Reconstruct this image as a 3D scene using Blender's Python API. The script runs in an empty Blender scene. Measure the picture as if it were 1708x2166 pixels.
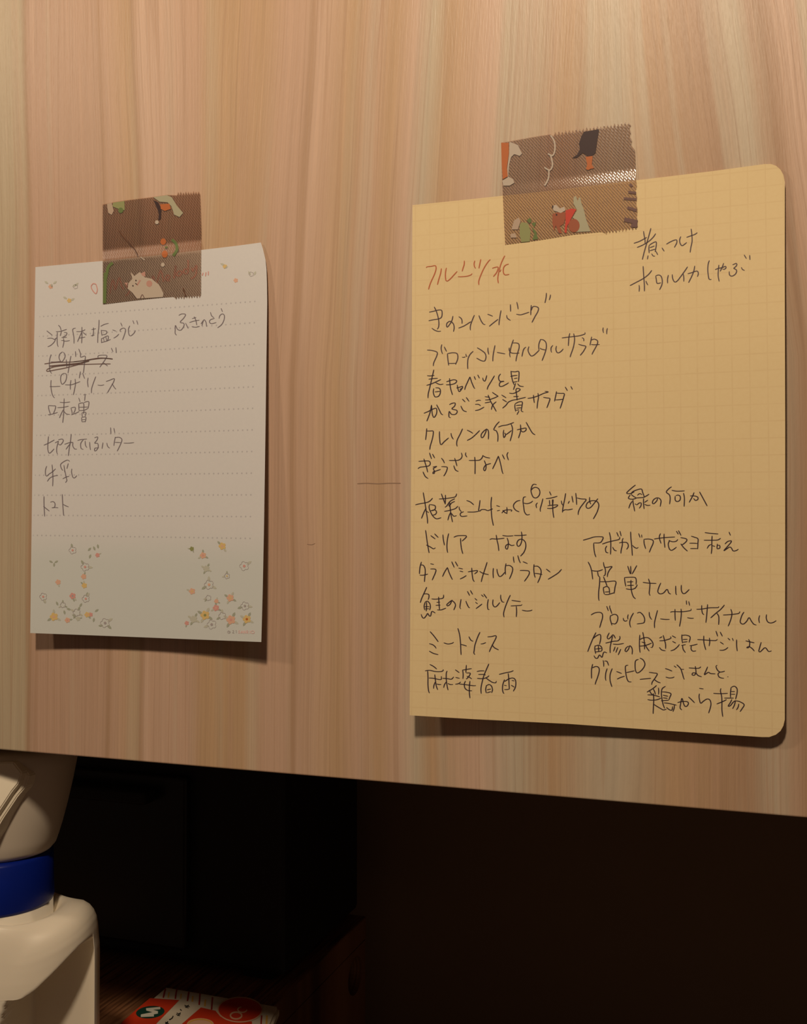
import bpy, bmesh, math, random
from mathutils import Vector, geometry
random.seed(7)
sc = bpy.context.scene
COL = sc.collection

# ------------------------------------------------------------------ camera, light, exposure
F, CX, CY, HY, VX = 2200.0, 854.0, 1083.0, 1120.0, 6350.0
YAW = math.atan(F / VX); CS, SN = math.cos(YAW), math.sin(YAW)
PITCH = math.atan((HY - CY) / F); CP, SP = math.cos(PITCH), math.sin(PITCH)
D = 0.35087                                     # camera to cabinet door
cd = bpy.data.cameras.new('camera'); cam = bpy.data.objects.new('camera', cd); COL.objects.link(cam)
cam.location = (0, 0, 0); cam.rotation_euler = (math.pi / 2 + PITCH, 0, YAW)
cd.sensor_fit = 'VERTICAL'; cd.sensor_height = 24.0; cd.lens = 24.0 * F / 2166.0
cd.clip_start = 0.01; cd.clip_end = 20
sc.camera = cam
sc.view_settings.view_transform = 'Standard'; sc.view_settings.look = 'None'
sc.view_settings.gamma = 1.0; sc.view_settings.use_curve_mapping = False
sc.view_settings.exposure = 0.0

w = bpy.data.worlds.new('room_ambient'); sc.world = w; w.use_nodes = True
w.node_tree.nodes['Background'].inputs[0].default_value = (1.0, 0.62, 0.44, 1)
w.node_tree.nodes['Background'].inputs[1].default_value = 0.05
def lamp(name, loc, power, radius, col):
    l = bpy.data.lights.new(name, 'POINT'); l.energy = power; l.shadow_soft_size = radius; l.color = col
    o = bpy.data.objects.new(name, l); COL.objects.link(o); o.location = loc
LC = (1.0, 0.79, 0.58)
lamp('kitchen_lamp_near', (-0.068, -0.168, 0.541), 14.4, 0.035, LC)
lamp('kitchen_lamp_far', (-0.753, -0.187, 0.525), 5.6, 0.035, LC)

# ------------------------------------------------------------------ helpers
def ray(px, py):
    a = (px - CX) / F; b = (CY - py) / F
    fw = CP - b * SP; up = SP + b * CP
    return (a * CS - fw * SN, fw * CS + a * SN, up)
def on_wall(px, py, gap=0.0):
    r = ray(px, py); k = (D - gap) / r[1]
    return Vector((r[0] * k, D - gap, r[2] * k))
def on_plane(px, py, z):
    r = ray(px, py); k = z / r[2]
    return Vector((r[0] * k, r[1] * k, z))

def tag(o, label=None, cat=None, group=None, kind=None):
    for k, v in (('label', label), ('category', cat), ('group', group), ('kind', kind)):
        if v: o[k] = v
    return o
def empty(name, loc, label, cat, group=None):
    o = bpy.data.objects.new(name, None); COL.objects.link(o); o.location = loc; o.empty_display_size = 0.02
    return tag(o, label, cat, group)
def link(name, me, mats, parent=None, smooth=True):
    o = bpy.data.objects.new(name, me); COL.objects.link(o)
    for m in (mats if isinstance(mats, (list, tuple)) else [mats]): me.materials.append(m)
    if smooth: me.polygons.foreach_set('use_smooth', [True] * len(me.polygons))
    if parent is not None:
        o.parent = parent
        o.matrix_parent_inverse.identity()
        o.location = -Vector(abs_loc(parent))
    return o
def abs_loc(o):
    v = Vector(o.location)
    while o.parent is not None:
        o = o.parent; v += Vector(o.location)
    return v
def mesh(name, vs, fs, mats, parent=None, smooth=True, mi=None):
    me = bpy.data.meshes.new(name); me.from_pydata([tuple(v) for v in vs], [], fs); me.validate()
    if mi:
        for p, i in zip(me.polygons, mi): p.material_index = i
    return link(name, me, mats, parent, smooth)
def box(name, lo, hi, mat, parent=None, bevel=0.0):
    bm = bmesh.new()
    bmesh.ops.create_cube(bm, size=1)
    for v in bm.verts:
        v.co = Vector([lo[i] + (v.co[i] + 0.5) * (hi[i] - lo[i]) for i in range(3)])
    if bevel: bmesh.ops.bevel(bm, geom=bm.edges[:], offset=bevel, segments=3, affect='EDGES', profile=0.5)
    me = bpy.data.meshes.new(name); bm.to_mesh(me); bm.free()
    return link(name, me, mat, parent, smooth=False)

def densify(pts, step):
    out = []
    for i, p in enumerate(pts):
        q = pts[(i + 1) % len(pts)]
        n = max(1, int(math.hypot(q[0] - p[0], q[1] - p[1]) / step))
        for k in range(n): out.append((p[0] + (q[0] - p[0]) * k / n, p[1] + (q[1] - p[1]) * k / n))
    return out
def inside(p, poly):
    x, y = p; c = False; j = len(poly) - 1
    for i in range(len(poly)):
        xi, yi = poly[i]; xj, yj = poly[j]
        if (yi > y) != (yj > y) and x < (xj - xi) * (y - yi) / (yj - yi) + xi: c = not c
        j = i
    return c
def fill(outline, surf, step):
    """triangulate a px outline and lay it on a surface: (verts, faces, pxs)"""
    ol = densify(outline, step); n = len(ol)
    xs = [p[0] for p in ol]; ys = [p[1] for p in ol]
    pts = [Vector(p) for p in ol]
    y = min(ys) + step * .5
    while y < max(ys):
        x = min(xs) + step * .5
        while x < max(xs):
            if inside((x, y), ol): pts.append(Vector((x, y)))
            x += step
        y += step
    r = geometry.delaunay_2d_cdt(pts, [(i, (i + 1) % n) for i in range(n)], [], 1, 1e-4)
    vs2, fs = r[0], r[2]
    fs = [list(f) for f in fs]
    # face the camera: px is y-down, so flip to get outward normals
    out = []
    for f in fs:
        a, b, c = [vs2[i] for i in f[:3]]
        cr = (b[0] - a[0]) * (c[1] - a[1]) - (b[1] - a[1]) * (c[0] - a[0])
        out.append(f if cr < 0 else f[::-1])
    return [surf(v[0], v[1]) for v in vs2], out, vs2

def smooth_line(pts, step=1.6):
    if len(pts) < 3: pts2 = pts
    P = [pts[0]] + list(pts) + [pts[-1]]
    out = []
    for i in range(1, len(P) - 2):
        p0, p1, p2, p3 = P[i - 1], P[i], P[i + 1], P[i + 2]
        n = max(1, int(math.hypot(p2[0] - p1[0], p2[1] - p1[1]) / step))
        for k in range(n):
            t = k / n; t2 = t * t; t3 = t2 * t
            out.append(tuple(0.5 * (2 * p1[j] + (p2[j] - p0[j]) * t + (2 * p0[j] - 5 * p1[j] + 4 * p2[j] - p3[j]) * t2
                                    + (3 * p1[j] - p0[j] - 3 * p2[j] + p3[j]) * t3) for j in (0, 1)))
    out.append(tuple(pts[-1]))
    return out
def ribbon(pts, width, surf, vs, fs, taper=True, press=True, step=1.6):
    L = smooth_line(pts, step); n = len(L)
    if n < 2: return
    base = len(vs)
    for i, p in enumerate(L):
        a = L[max(0, i - 1)]; b = L[min(n - 1, i + 1)]
        dx, dy = b[0] - a[0], b[1] - a[1]; m = math.hypot(dx, dy) or 1
        nx, ny = -dy / m, dx / m
        wd = width * .5
        if press: wd *= 0.72 + 0.34 * abs(dy / m)
        if taper:
            e = min(i, n - 1 - i)
            wd *= (0.62, .8, .93)[e] if e < 3 else 1
        vs.append(surf(p[0] + nx * wd, p[1] + ny * wd)); vs.append(surf(p[0] - nx * wd, p[1] - ny * wd))
    for i in range(n - 1):
        k = base + 2 * i
        fs.append((k, k + 1, k + 3, k + 2))
def parse(s, ox=0, oy=0, sc_=1.0):
    out = []
    for st in s.split(';'):
        pts = []
        for tok in st.split():
            a, b = tok.split(','); pts.append((ox + float(a) / sc_, oy + float(b) / sc_))
        if len(pts) > 1: out.append(pts)
    return out
def ellipse(cx, cy, rx, ry, rot=0, n=28):
    c, s = math.cos(rot), math.sin(rot)
    return [(cx + rx * math.cos(t) * c - ry * math.sin(t) * s, cy + rx * math.cos(t) * s + ry * math.sin(t) * c)
            for t in [2 * math.pi * i / n for i in range(n)]]

# ------------------------------------------------------------------ materials
class NT:
    def __init__(self, name):
        self.m = bpy.data.materials.new(name); self.m.use_nodes = True
        self.t = self.m.node_tree; self.n = self.t.nodes; self.l = self.t.links
        self.b = self.n['Principled BSDF']; self.out = self.n['Material Output']
    def add(self, typ, **kw):
        nd = self.n.new(typ)
        for k, v in kw.items(): setattr(nd, k, v)
        return nd
    def put(self, sock, v):
        if isinstance(v, bpy.types.NodeSocket): self.l.new(v, sock)
        else: sock.default_value = v
    def math(self, op, a, b=0.0, clamp=False):
        nd = self.add('ShaderNodeMath', operation=op, use_clamp=clamp)
        self.put(nd.inputs[0], a); self.put(nd.inputs[1], b); return nd.outputs[0]
    def smooth(self, v, lo, hi):
        nd = self.add('ShaderNodeMapRange', interpolation_type='SMOOTHSTEP')
        self.put(nd.inputs[0], v); nd.inputs[1].default_value = lo; nd.inputs[2].default_value = hi
        return nd.outputs[0]
    def vec(self, x, y, z):
        nd = self.add('ShaderNodeCombineXYZ')
        for i, v in enumerate((x, y, z)): self.put(nd.inputs[i], v)
        return nd.outputs[0]
    def noise(self, vec, scale=1.0, detail=2.0, rough=.5):
        nd = self.add('ShaderNodeTexNoise'); self.l.new(vec, nd.inputs['Vector'])
        nd.inputs['Scale'].default_value = scale; nd.inputs['Detail'].default_value = detail
        nd.inputs['Roughness'].default_value = rough; return nd.outputs['Fac']
    def mix(self, fac, a, b, mode='MIX'):
        nd = self.add('ShaderNodeMix', data_type='RGBA', blend_type=mode)
        self.put(nd.inputs[0], fac); self.put(nd.inputs[6], a); self.put(nd.inputs[7], b); return nd.outputs[2]
    def ramp(self, fac, stops, interp='LINEAR'):
        nd = self.add('ShaderNodeValToRGB'); self.put(nd.inputs[0], fac); r = nd.color_ramp; r.interpolation = interp
        while len(r.elements) < len(stops): r.elements.new(.5)
        for e, (p, c) in zip(r.elements, stops):
            e.position = p; e.color = (c[0], c[1], c[2], 1)
        return nd.outputs[0]
    def bump(self, h, strength, dist):
        nd = self.add('ShaderNodeBump'); nd.inputs['Strength'].default_value = strength
        nd.inputs['Distance'].default_value = dist; self.l.new(h, nd.inputs['Height'])
        self.l.new(nd.outputs[0], self.b.inputs['Normal'])
def plain(name, col, rough=.5, spec=.5, noise_amt=0.0, nscale=200, sss=0.0):
    t = NT(name); t.b.inputs['Roughness'].default_value = rough; t.b.inputs['Specular IOR Level'].default_value = spec
    if noise_amt:
        tc = t.add('ShaderNodeTexCoord')
        n = t.noise(tc.outputs['Object'], nscale, 3)
        c2 = tuple(x * (1 - noise_amt) for x in col)
        t.l.new(t.mix(n, (*col, 1), (*c2, 1)), t.b.inputs['Base Color'])
    else: t.b.inputs['Base Color'].default_value = (*col, 1)
    if sss:
        t.b.inputs['Subsurface Weight'].default_value = sss; t.b.inputs['Subsurface Radius'].default_value = (.004, .003, .002)
        t.b.inputs['Subsurface Scale'].default_value = 1.0
    return t.m

def door_wood():
    t = NT('pale_laminate_wood')
    tc = t.add('ShaderNodeTexCoord'); sp = t.add('ShaderNodeSeparateXYZ'); t.l.new(tc.outputs['Object'], sp.inputs[0])
    x, z = sp.outputs[0], sp.outputs[2]
    ZR = on_wall(854, 150)[2]
    fall = t.math('MINIMUM', t.math('SUBTRACT', ZR, z), 0.11)
    fall = t.math('MAXIMUM', fall, -0.2)
    xr0, xr1 = on_wall(1200, 150)[0], on_wall(1480, 150)[0]
    slope = t.math('ADD', t.math('MULTIPLY', t.smooth(x, xr0, xr1), 0.17), -0.055)
    slope = t.math('ADD', slope, t.math('MULTIPLY', t.smooth(x, on_wall(560, 150)[0], on_wall(300, 150)[0]), 0.085))
    u = t.math('SUBTRACT', x, t.math('MULTIPLY', slope, fall))
    wob = t.noise(t.vec(t.math('MULTIPLY', x, 22.0), 0.0, t.math('MULTIPLY', z, 5.0)), 1.0, 2)
    u = t.math('ADD', u, t.math('MULTIPLY', t.math('SUBTRACT', wob, .5), 0.007))
    Pk, Tn, Yl, Br, Lt = (.60, .405, .285), (.56, .375, .22), (.58, .485, .35), (.47, .30, .185), (.65, .455, .33)
    spec = [(-60, (.53, .43, .29)), (46, (.53, .43, .29)), (57, (.44, .285, .175)), (64, (.555, .37, .26)), (210, (.565, .38, .265)), (219, Br), (226, Pk), (280, Tn), (288, Br), (300, Lt), (410, Pk),
            (440, Tn), (545, Tn), (600, Pk), (645, Pk), (654, Br), (668, Lt), (745, Tn), (790, Pk), (838, Tn), (880, Lt),
            (915, Yl), (948, Tn), (1040, Lt), (1120, Yl), (1200, Tn), (1300, Yl), (1350, Tn), (1500, Br), (1545, Yl), (1612, Br), (1660, Lt)]
    x0, x1 = on_wall(-60, 150)[0], on_wall(1700, 150)[0]
    stops = [((on_wall(p, 150)[0] - x0) / (x1 - x0), c) for p, c in spec]
    uf = t.math('DIVIDE', t.math('SUBTRACT', u, x0), x1 - x0)
    band = t.ramp(uf, stops)
    # streaks at several widths, all running up the door
    n1 = t.noise(t.vec(t.math('MULTIPLY', u, 95.0), 3.0, t.math('MULTIPLY', z, 2.2)), 1.0, 2)
    n2 = t.noise(t.vec(t.math('MULTIPLY', u, 420.0), 7.0, t.math('MULTIPLY', z, 5.0)), 1.0, 3)
    n3 = t.noise(t.vec(t.math('MULTIPLY', u, 1500.0), 1.0, t.math('MULTIPLY', z, 16.0)), 1.0, 2)
    n4 = t.noise(t.vec(t.math('MULTIPLY', u, 170.0), 11.0, t.math('MULTIPLY', z, 1.6)), 1.0, 1)
    rt = t.math('MULTIPLY', t.smooth(x, on_wall(850, 150)[0], on_wall(1150, 150)[0]), .4)
    col = t.mix(t.math('MULTIPLY', t.smooth(n1, .53, .68), t.math('ADD', rt, .42)), band, (.585, .49, .355, 1))
    col = t.mix(t.math('MULTIPLY', t.smooth(n1, .46, .30), t.math('ADD', rt, .40)), col, (.57, .37, .25, 1))
    line = t.math('MULTIPLY', t.smooth(t.math('ABSOLUTE', t.math('SUBTRACT', n4, .5)), .018, .002), .34)
    col = t.mix(line, col, (.43, .265, .16, 1))
    g = t.math('ADD', t.math('MULTIPLY', n2, .20), t.math('MULTIPLY', n3, .32))
    g = t.math('ADD', g, .745)
    gc = t.add('ShaderNodeCombineColor')
    for i in range(3): t.l.new(g, gc.inputs[i])
    col = t.mix(1.0, col, gc.outputs[0], 'MULTIPLY')
    t.l.new(col, t.b.inputs['Base Color'])
    t.b.inputs['Roughness'].default_value = .42; t.b.inputs['Specular IOR Level'].default_value = .45
    pore = t.noise(t.vec(t.math('MULTIPLY', u, 1700.0), 5.0, t.math('MULTIPLY', z, 170.0)), 1.0, 2)
    t.bump(t.math('ADD', t.math('MULTIPLY', n3, .6), pore), .5, .00018)
    return t.m
M_DOOR = door_wood()

def paper_grid():
    t = NT('cream_grid_paper')
    uv = t.add('ShaderNodeUVMap'); sp = t.add('ShaderNodeSeparateXYZ'); t.l.new(uv.outputs[0], sp.inputs[0])
    def lines(c, per, ph):
        f = t.math('FRACT', t.math('DIVIDE', t.math('ADD', c, ph), per))
        d = t.math('ABSOLUTE', t.math('SUBTRACT', f, .5))
        return t.smooth(d, .5 - .055, .5 - .02)
    g = t.math('MAXIMUM', lines(sp.outputs[0], 5.37, 4.27), lines(sp.outputs[1], 5.37, 4.85))
    tc = t.add('ShaderNodeTexCoord')
    br = t.noise(tc.outputs['Object'], 120, 2)
    g = t.math('MULTIPLY', g, t.math('ADD', t.math('MULTIPLY', br, .30), -.01))
    fib = t.noise(tc.outputs['Object'], 900, 3)
    base = t.mix(fib, (.83, .655, .36, 1), (.87, .70, .40, 1))
    col = t.mix(g, base, (.60, .40, .20, 1))
    t.l.new(col, t.b.inputs['Base Color'])
    t.b.inputs['Roughness'].default_value = .8; t.b.inputs['Specular IOR Level'].default_value = .2
    return t.m
def paper_dots():
    t = NT('white_dotted_memo_paper')
    uv = t.add('ShaderNodeUVMap'); sp = t.add('ShaderNodeSeparateXYZ'); t.l.new(uv.outputs[0], sp.inputs[0])
    u, v = sp.outputs[0], sp.outputs[1]
    du = t.math('SUBTRACT', t.math('FRACT', t.math('DIVIDE', u, 2.04)), .5)
    vv = t.math('DIVIDE', t.math('SUBTRACT', v, 20.8 - 4.035), 8.07)
    dv = t.math('SUBTRACT', t.math('FRACT', vv), .5)
    r = t.math('SQRT', t.math('ADD', t.math('POWER', t.math('MULTIPLY', du, 2.04), 2.0), t.math('POWER', t.math('MULTIPLY', dv, 8.07), 2.0)))
    dot = t.smooth(r, .42, .22)
    for lo, hi, c in ((3.0, 3.1, u), (101.6, 101.5, u), (15.0, 15.1, v), (113.5, 113.4, v)):
        dot = t.math('MULTIPLY', dot, t.smooth(c, lo, hi))
    tc = t.add('ShaderNodeTexCoord')
    fib = t.noise(tc.outputs['Object'], 800, 3)
    base = t.mix(fib, (.70, .70, .70, 1), (.74, .735, .725, 1))
    base = t.mix(t.math('MULTIPLY', t.smooth(v, 104.0, 122.0), .6), base, (.60, .66, .62, 1))
    col = t.mix(t.math('MULTIPLY', dot, .55), base, (.36, .35, .38, 1))
    t.l.new(col, t.b.inputs['Base Color'])
    t.b.inputs['Roughness'].default_value = .7; t.b.inputs['Specular IOR Level'].default_value = .25
    return t.m
M_GRID, M_MEMO = paper_grid(), paper_dots()
M_INK = plain('ballpoint_ink', (.055, .035, .045), .5, .3)
M_INK3 = plain('thin_ballpoint_ink', (.105, .07, .075), .5, .3)
M_INK2 = plain('grey_ballpoint_ink', (.22, .19, .215), .5, .3)
M_RED = plain('red_ballpoint_ink', (.55, .15, .065), .5, .3)

def tape_mat(name, tint, dens, rough, body=(.36, .25, .20), weave=.5):
    t = NT(name)
    tr = t.add('ShaderNodeBsdfTransparent'); tr.inputs[0].default_value = (*tint, 1)
    tc = t.add('ShaderNodeTexCoord'); sp = t.add('ShaderNodeSeparateXYZ'); t.l.new(tc.outputs['Object'], sp.inputs[0])
    # woven film: rows of short slanted cells
    a = t.math('ADD', t.math('MULTIPLY', sp.outputs[0], 5600.0), t.math('MULTIPLY', sp.outputs[2], 2300.0))
    b = t.math('ADD', t.math('MULTIPLY', sp.outputs[2], 2900.0), t.math('MULTIPLY', sp.outputs[0], 900.0))
    h = t.math('MULTIPLY', t.math('SINE', a), t.math('SINE', b))
    n = t.noise(tc.outputs['Object'], 400, 2)
    h = t.math('ADD', h, n)
    t.bump(h, weave * 1.3, .00008)
    t.b.inputs['Base Color'].default_value = (*body, 1); t.b.inputs['Roughness'].default_value = rough
    t.b.inputs['Specular IOR Level'].default_value = .5
    ms = t.add('ShaderNodeMixShader'); t.l.new(t.math('ADD', t.math('MULTIPLY', t.smooth(h, .1, 1.2), dens * 2.0 * weave), dens * (1.1 - weave)), ms.inputs[0])
    gl = t.add('ShaderNodeBsdfGlossy'); gl.inputs['Roughness'].default_value = rough
    bm_ = [nd for nd in t.n if nd.bl_idname == 'ShaderNodeBump'][0]; t.l.new(bm_.outputs[0], gl.inputs['Normal'])
    fr_ = t.add('ShaderNodeFresnel'); fr_.inputs['IOR'].default_value = 1.5; t.l.new(bm_.outputs[0], fr_.inputs['Normal'])
    m2 = t.add('ShaderNodeMixShader'); t.l.new(fr_.outputs[0], m2.inputs[0])
    t.b.inputs['Specular IOR Level'].default_value = 0.0
    t.l.new(tr.outputs[0], ms.inputs[1]); t.l.new(t.b.outputs[0], ms.inputs[2]); t.l.new(ms.outputs[0], m2.inputs[1])
    t.l.new(gl.outputs[0], m2.inputs[2]); t.l.new(m2.outputs[0], t.out.inputs[0])
    return t.m
M_TAPE_R = tape_mat('mauve_woven_tape_film', (.85, .775, .74), .15, .15, (.53, .40, .35), .32)
M_TAPE_L = tape_mat('brown_woven_tape_film', (.79, .67, .57), .10, .35, (.47, .30, .22), .12)
PR = {}
def pr(name, col):
    if name not in PR: PR[name] = plain('print_' + name, col, .5, .3)
    return PR[name]
pr('white', (.55, .47, .38)); pr('orange', (.52, .15, .04)); pr('brown', (.36, .10, .045)); pr('black', (.045, .022, .022))
pr('red', (.60, .06, .035)); pr('sage', (.44, .42, .28)); pr('green', (.14, .20, .06)); pr('light_green', (.30, .32, .13))
pr('cream', (.50, .38, .28)); pr('pink', (.55, .30, .24)); pr('mauve', (.17, .09, .08)); pr('twig', (.12, .05, .025))
pr('leaf', (.40, .43, .34)); pr('rose', (.70, .36, .32)); pr('yellow', (.74, .54, .22)); pr('grey_line', (.42, .38, .38)); pr('title', (.86, .56, .53))
pr('pale_leaf', (.55, .56, .47)); pr('peach', (.75, .46, .33))

M_DARKWOOD = plain('dark_brown_wood', (.10, .05, .026), .55, .3, .35, 60)
M_CARC = plain('cabinet_underside', (.5, .4, .3), .7, .2, .2, 40)
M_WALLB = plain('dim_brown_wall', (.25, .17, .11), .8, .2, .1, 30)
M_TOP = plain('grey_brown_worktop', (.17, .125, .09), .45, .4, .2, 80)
def shelf_wood():
    t = NT('reddish_shelf_wood')
    tc = t.add('ShaderNodeTexCoord'); sp = t.add('ShaderNodeSeparateXYZ'); t.l.new(tc.outputs['Object'], sp.inputs[0])
    n = t.noise(t.vec(t.math('MULTIPLY', sp.outputs[0], 520.0), t.math('MULTIPLY', sp.outputs[1], 22.0), 0.0), 1.0, 3)
    t.l.new(t.ramp(n, [(.32, (.06, .022, .01)), (.5, (.22, .095, .04)), (.68, (.33, .16, .075))]), t.b.inputs['Base Color'])
    t.b.inputs['Roughness'].default_value = .45
    return t.m
M_SHELF = shelf_wood()
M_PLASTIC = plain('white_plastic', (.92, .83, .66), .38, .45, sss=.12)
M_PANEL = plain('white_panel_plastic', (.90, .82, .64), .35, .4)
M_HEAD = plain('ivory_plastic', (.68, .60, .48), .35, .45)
M_BLUE = plain('blue_plastic', (.003, .017, .23), .35, .25)
M_BLACK = plain('black_enamel', (.012, .012, .014), .6, .25)

# ------------------------------------------------------------------ the setting
ZS = -0.259                      # top of the raised shelf
ZB = -0.0905                     # bottom edge of the door
ZW = -0.385                      # worktop
YB = D + 0.36                    # back wall
def structure(o): return tag(o, kind='structure')
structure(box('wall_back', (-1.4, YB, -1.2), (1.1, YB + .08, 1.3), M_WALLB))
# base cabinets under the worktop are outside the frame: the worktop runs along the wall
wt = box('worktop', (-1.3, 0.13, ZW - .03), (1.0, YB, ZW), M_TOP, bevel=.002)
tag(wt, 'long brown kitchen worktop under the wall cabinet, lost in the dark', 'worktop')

cab = empty('wall_cabinet', (-0.15, D + .18, ZB), 'wall cabinet with a pale streaky wood-grain door, two taped notes on it', 'cabinet')
X0, X1, ZT = -0.62, 0.42, 0.62
door = box('door', (X0, D, ZB), (X1, D + .018, ZT), M_DOOR, cab, bevel=.0007)
tag(door, 'pale pinkish wood-grain laminate door')
box('bottom_panel', (X0, D + .0185, ZB + .006), (X1, YB - .001, ZB + .022), M_CARC, cab)
box('side_panel', (X0, D + .0185, ZB + .022), (X0 + .016, YB - .001, ZT), M_CARC, cab)
box('side_panel', (X1 - .016, D + .0185, ZB + .022), (X1, YB - .001, ZT), M_CARC, cab)
box('top_panel', (X0 + .016, D + .0185, ZT - .016), (X1 - .016, YB - .001, ZT), M_CARC, cab)
surf_w = lambda px, py: on_wall(px, py, .00008)
M_SCR = plain('scratch_brown', (.36, .23, .15), .7)
for pts, wd in (([(756, 1023), (775, 1022), (800, 1023), (822, 1022), (848, 1022)], 1.8), ([(650, 1151), (660, 1152), (667, 1149)], 1.0)):
    vs, fs = [], []
    ribbon(pts, wd, surf_w, vs, fs, press=False)
    mesh('scratch', vs, fs, M_SCR, door)

# ------------------------------------------------------------------ the two notes
class Note:
    def __init__(self, quad, gl, gm, gr):
        self.q = quad; self.g3 = (gl, gm, gr)
        self.TL = on_wall(*quad[0]); e = on_wall(*quad[1]) - self.TL; self.ex = e.normalized()
        e = on_wall(*quad[3]) - self.TL; self.ez = e.normalized()
    def st(self, px, py):
        (x0, y0), (x1, y1), (x2, y2), (x3, y3) = self.q
        s, t = .5, .5
        for _ in range(4):
            fx = (1-s)*(1-t)*x0 + s*(1-t)*x1 + s*t*x2 + (1-s)*t*x3 - px
            fy = (1-s)*(1-t)*y0 + s*(1-t)*y1 + s*t*y2 + (1-s)*t*y3 - py
            a = (1-t)*(x1-x0) + t*(x2-x3); b = (1-s)*(x3-x0) + s*(x2-x1)
            c = (1-t)*(y1-y0) + t*(y2-y3); d = (1-s)*(y3-y0) + s*(y2-y1)
            dt = a*d - b*c
            s -= (d*fx - b*fy)/dt; t -= (a*fy - c*fx)/dt
        return s, t
    def gap(self, px, py):
        s, t = self.st(px, py); t = min(1.05, max(0, t)); s = min(1.02, max(-.02, s))
        l, m, r = [g(t) for g in self.g3]
        return l*(1-s)*(1-2*s) + m*4*s*(1-s) + r*s*(2*s-1)
    def surf(self, off=0.0):
        return lambda px, py: on_wall(px, py, self.gap(px, py) + off)
    def uv(self, p):
        d = Vector((p[0], D, p[2])) - self.TL
        return d.dot(self.ex) * 1000, d.dot(self.ez) * 1000
def sheet(name, note, outline, mat, parent):
    vs, fs, px = fill(outline, note.surf(), 11)
    o = mesh(name, vs, fs, mat, parent)
    uvl = o.data.uv_layers.new(name='UVMap')
    cache = [note.uv(v) for v in vs]
    for lp in o.data.loops: uvl.data[lp.index].uv = cache[lp.vertex_index]
    return o
sm = lambda a: max(0, min(1, a))**2 * (3 - 2 * max(0, min(1, a)))
menu = Note(((873, 434), (1661, 344), (1661, 1561), (867, 1513)),
            lambda t: .0001 + .0076 * t**1.5, lambda t: .0004 + .0035 * t, lambda t: .0018 + .0025 * sm(t / .35) - .0003 * t)
memo = Note(((75, 565), (566, 514), (553, 1358), (64, 1339)),
            lambda t: .0008 + .0060 * t**1.3, lambda t: .0008 + .0046 * t**1.3, lambda t: .0008 + .0074 * t**.85)

menu_root = empty('menu_note', on_wall(1262, 950), 'cream squared notebook page with two columns of handwriting, taped on the right', 'note')
def arc(cx, cy, r, a0, a1, n=9, k=1.0):
    return [(cx + r * math.cos(math.radians(a0 + (a1 - a0) * i / n)), cy + k * r * math.sin(math.radians(a0 + (a1 - a0) * i / n))) for i in range(n + 1)]
ol = [(873, 434), (1000, 421), (1150, 405), (1350, 381), (1500, 363), (1618, 347)]
ol += [(1632, 347), (1643, 351), (1652, 359), (1658, 370), (1661, 385)]
ol += [(1661, 600), (1662, 900), (1662, 1200), (1661, 1500), (1661, 1522)]
ol += [(1658, 1535), (1652, 1546), (1642, 1554), (1628, 1559), (1612, 1559)]
ol += [(1400, 1545), (1200, 1531), (1000, 1521), (867, 1513), (869, 1200), (871, 800)]
sheet('page', menu, ol, M_GRID, menu_root)

memo_root = empty('shopping_memo', on_wall(315, 935), 'white memo sheet with dotted lines and small printed flowers, taped on the left', 'note')
ol = [(75, 565), (150, 558), (217, 552), (330, 540), (424, 529), (500, 520), (552, 513), (556, 525), (559, 537), (562, 550), (564, 570), (565, 600), (565.5, 640),
      (564, 750), (562, 900), (559, 1100), (556, 1250), (553, 1358), (400, 1352), (250, 1346), (120, 1341), (64, 1339), (67, 1100), (71, 800)]
sheet('sheet', memo, ol, M_MEMO, memo_root)

# ---- handwriting: one part per written line (pen strokes read in 7.98x crops)
K = 1708 / 214.0
def write(note, root, lines, mat, width, name='handwritten_line', label=None):
    vs, fs = [], []
    sf = note.surf(.00007)
    for (ox, oy, s) in lines:
        for st in parse(s, ox, oy, K): ribbon(st, width, sf, vs, fs)
    o = mesh(name, vs, fs, mat, root, smooth=False)
    if label: o['label'] = label
    return o
R = lambda lines, mat=M_INK, wd=2.25, **k: write(menu, menu_root, lines, mat, wd, **k)
R([(890, 530, "95,290 105,275 180,265 250,255 262,310 235,400 180,520 150,600 135,655;352,300 340,380 310,480 285,575;437,290 425,350 420,430 430,505 450,515 500,480 560,415 620,350;740,170 738,230 720,290 702,350;630,440 700,440 790,430 860,405 872,385;918,170 905,220 912,270 930,300;1018,145 1005,210 985,300;1180,150 1140,190 1075,290 1020,410 985,510 985,580;1210,300 1250,285 1310,280 1290,360 1230,440;1425,85 1390,150 1350,250 1320,370 1305,470 1315,550;1490,225 1430,250 1400,300 1400,370 1430,410 1500,400;1340,360 1360,320")], M_RED, 2.3, label='red handwriting')
R([(1320, 470, "170,355 270,320 390,255;335,150 345,220 360,300 360,360;460,100 430,210 390,350 350,490 315,630;225,425 320,385 420,325 500,250 540,190;430,390 425,440 430,520;430,390 480,355 545,330 550,390 530,500;440,430 520,400;440,480 530,455;412,560 400,625;470,530 500,570 530,570;545,490 575,550;645,430 685,490;720,370 790,330 860,300 895,300 895,350 855,425;965,240 945,300 955,360 985,395 1030,370 1065,340;1060,255 1130,230 1200,205 1245,175;1138,110 1150,200 1155,320 1135,420 1122,510")], M_INK3)
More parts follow.
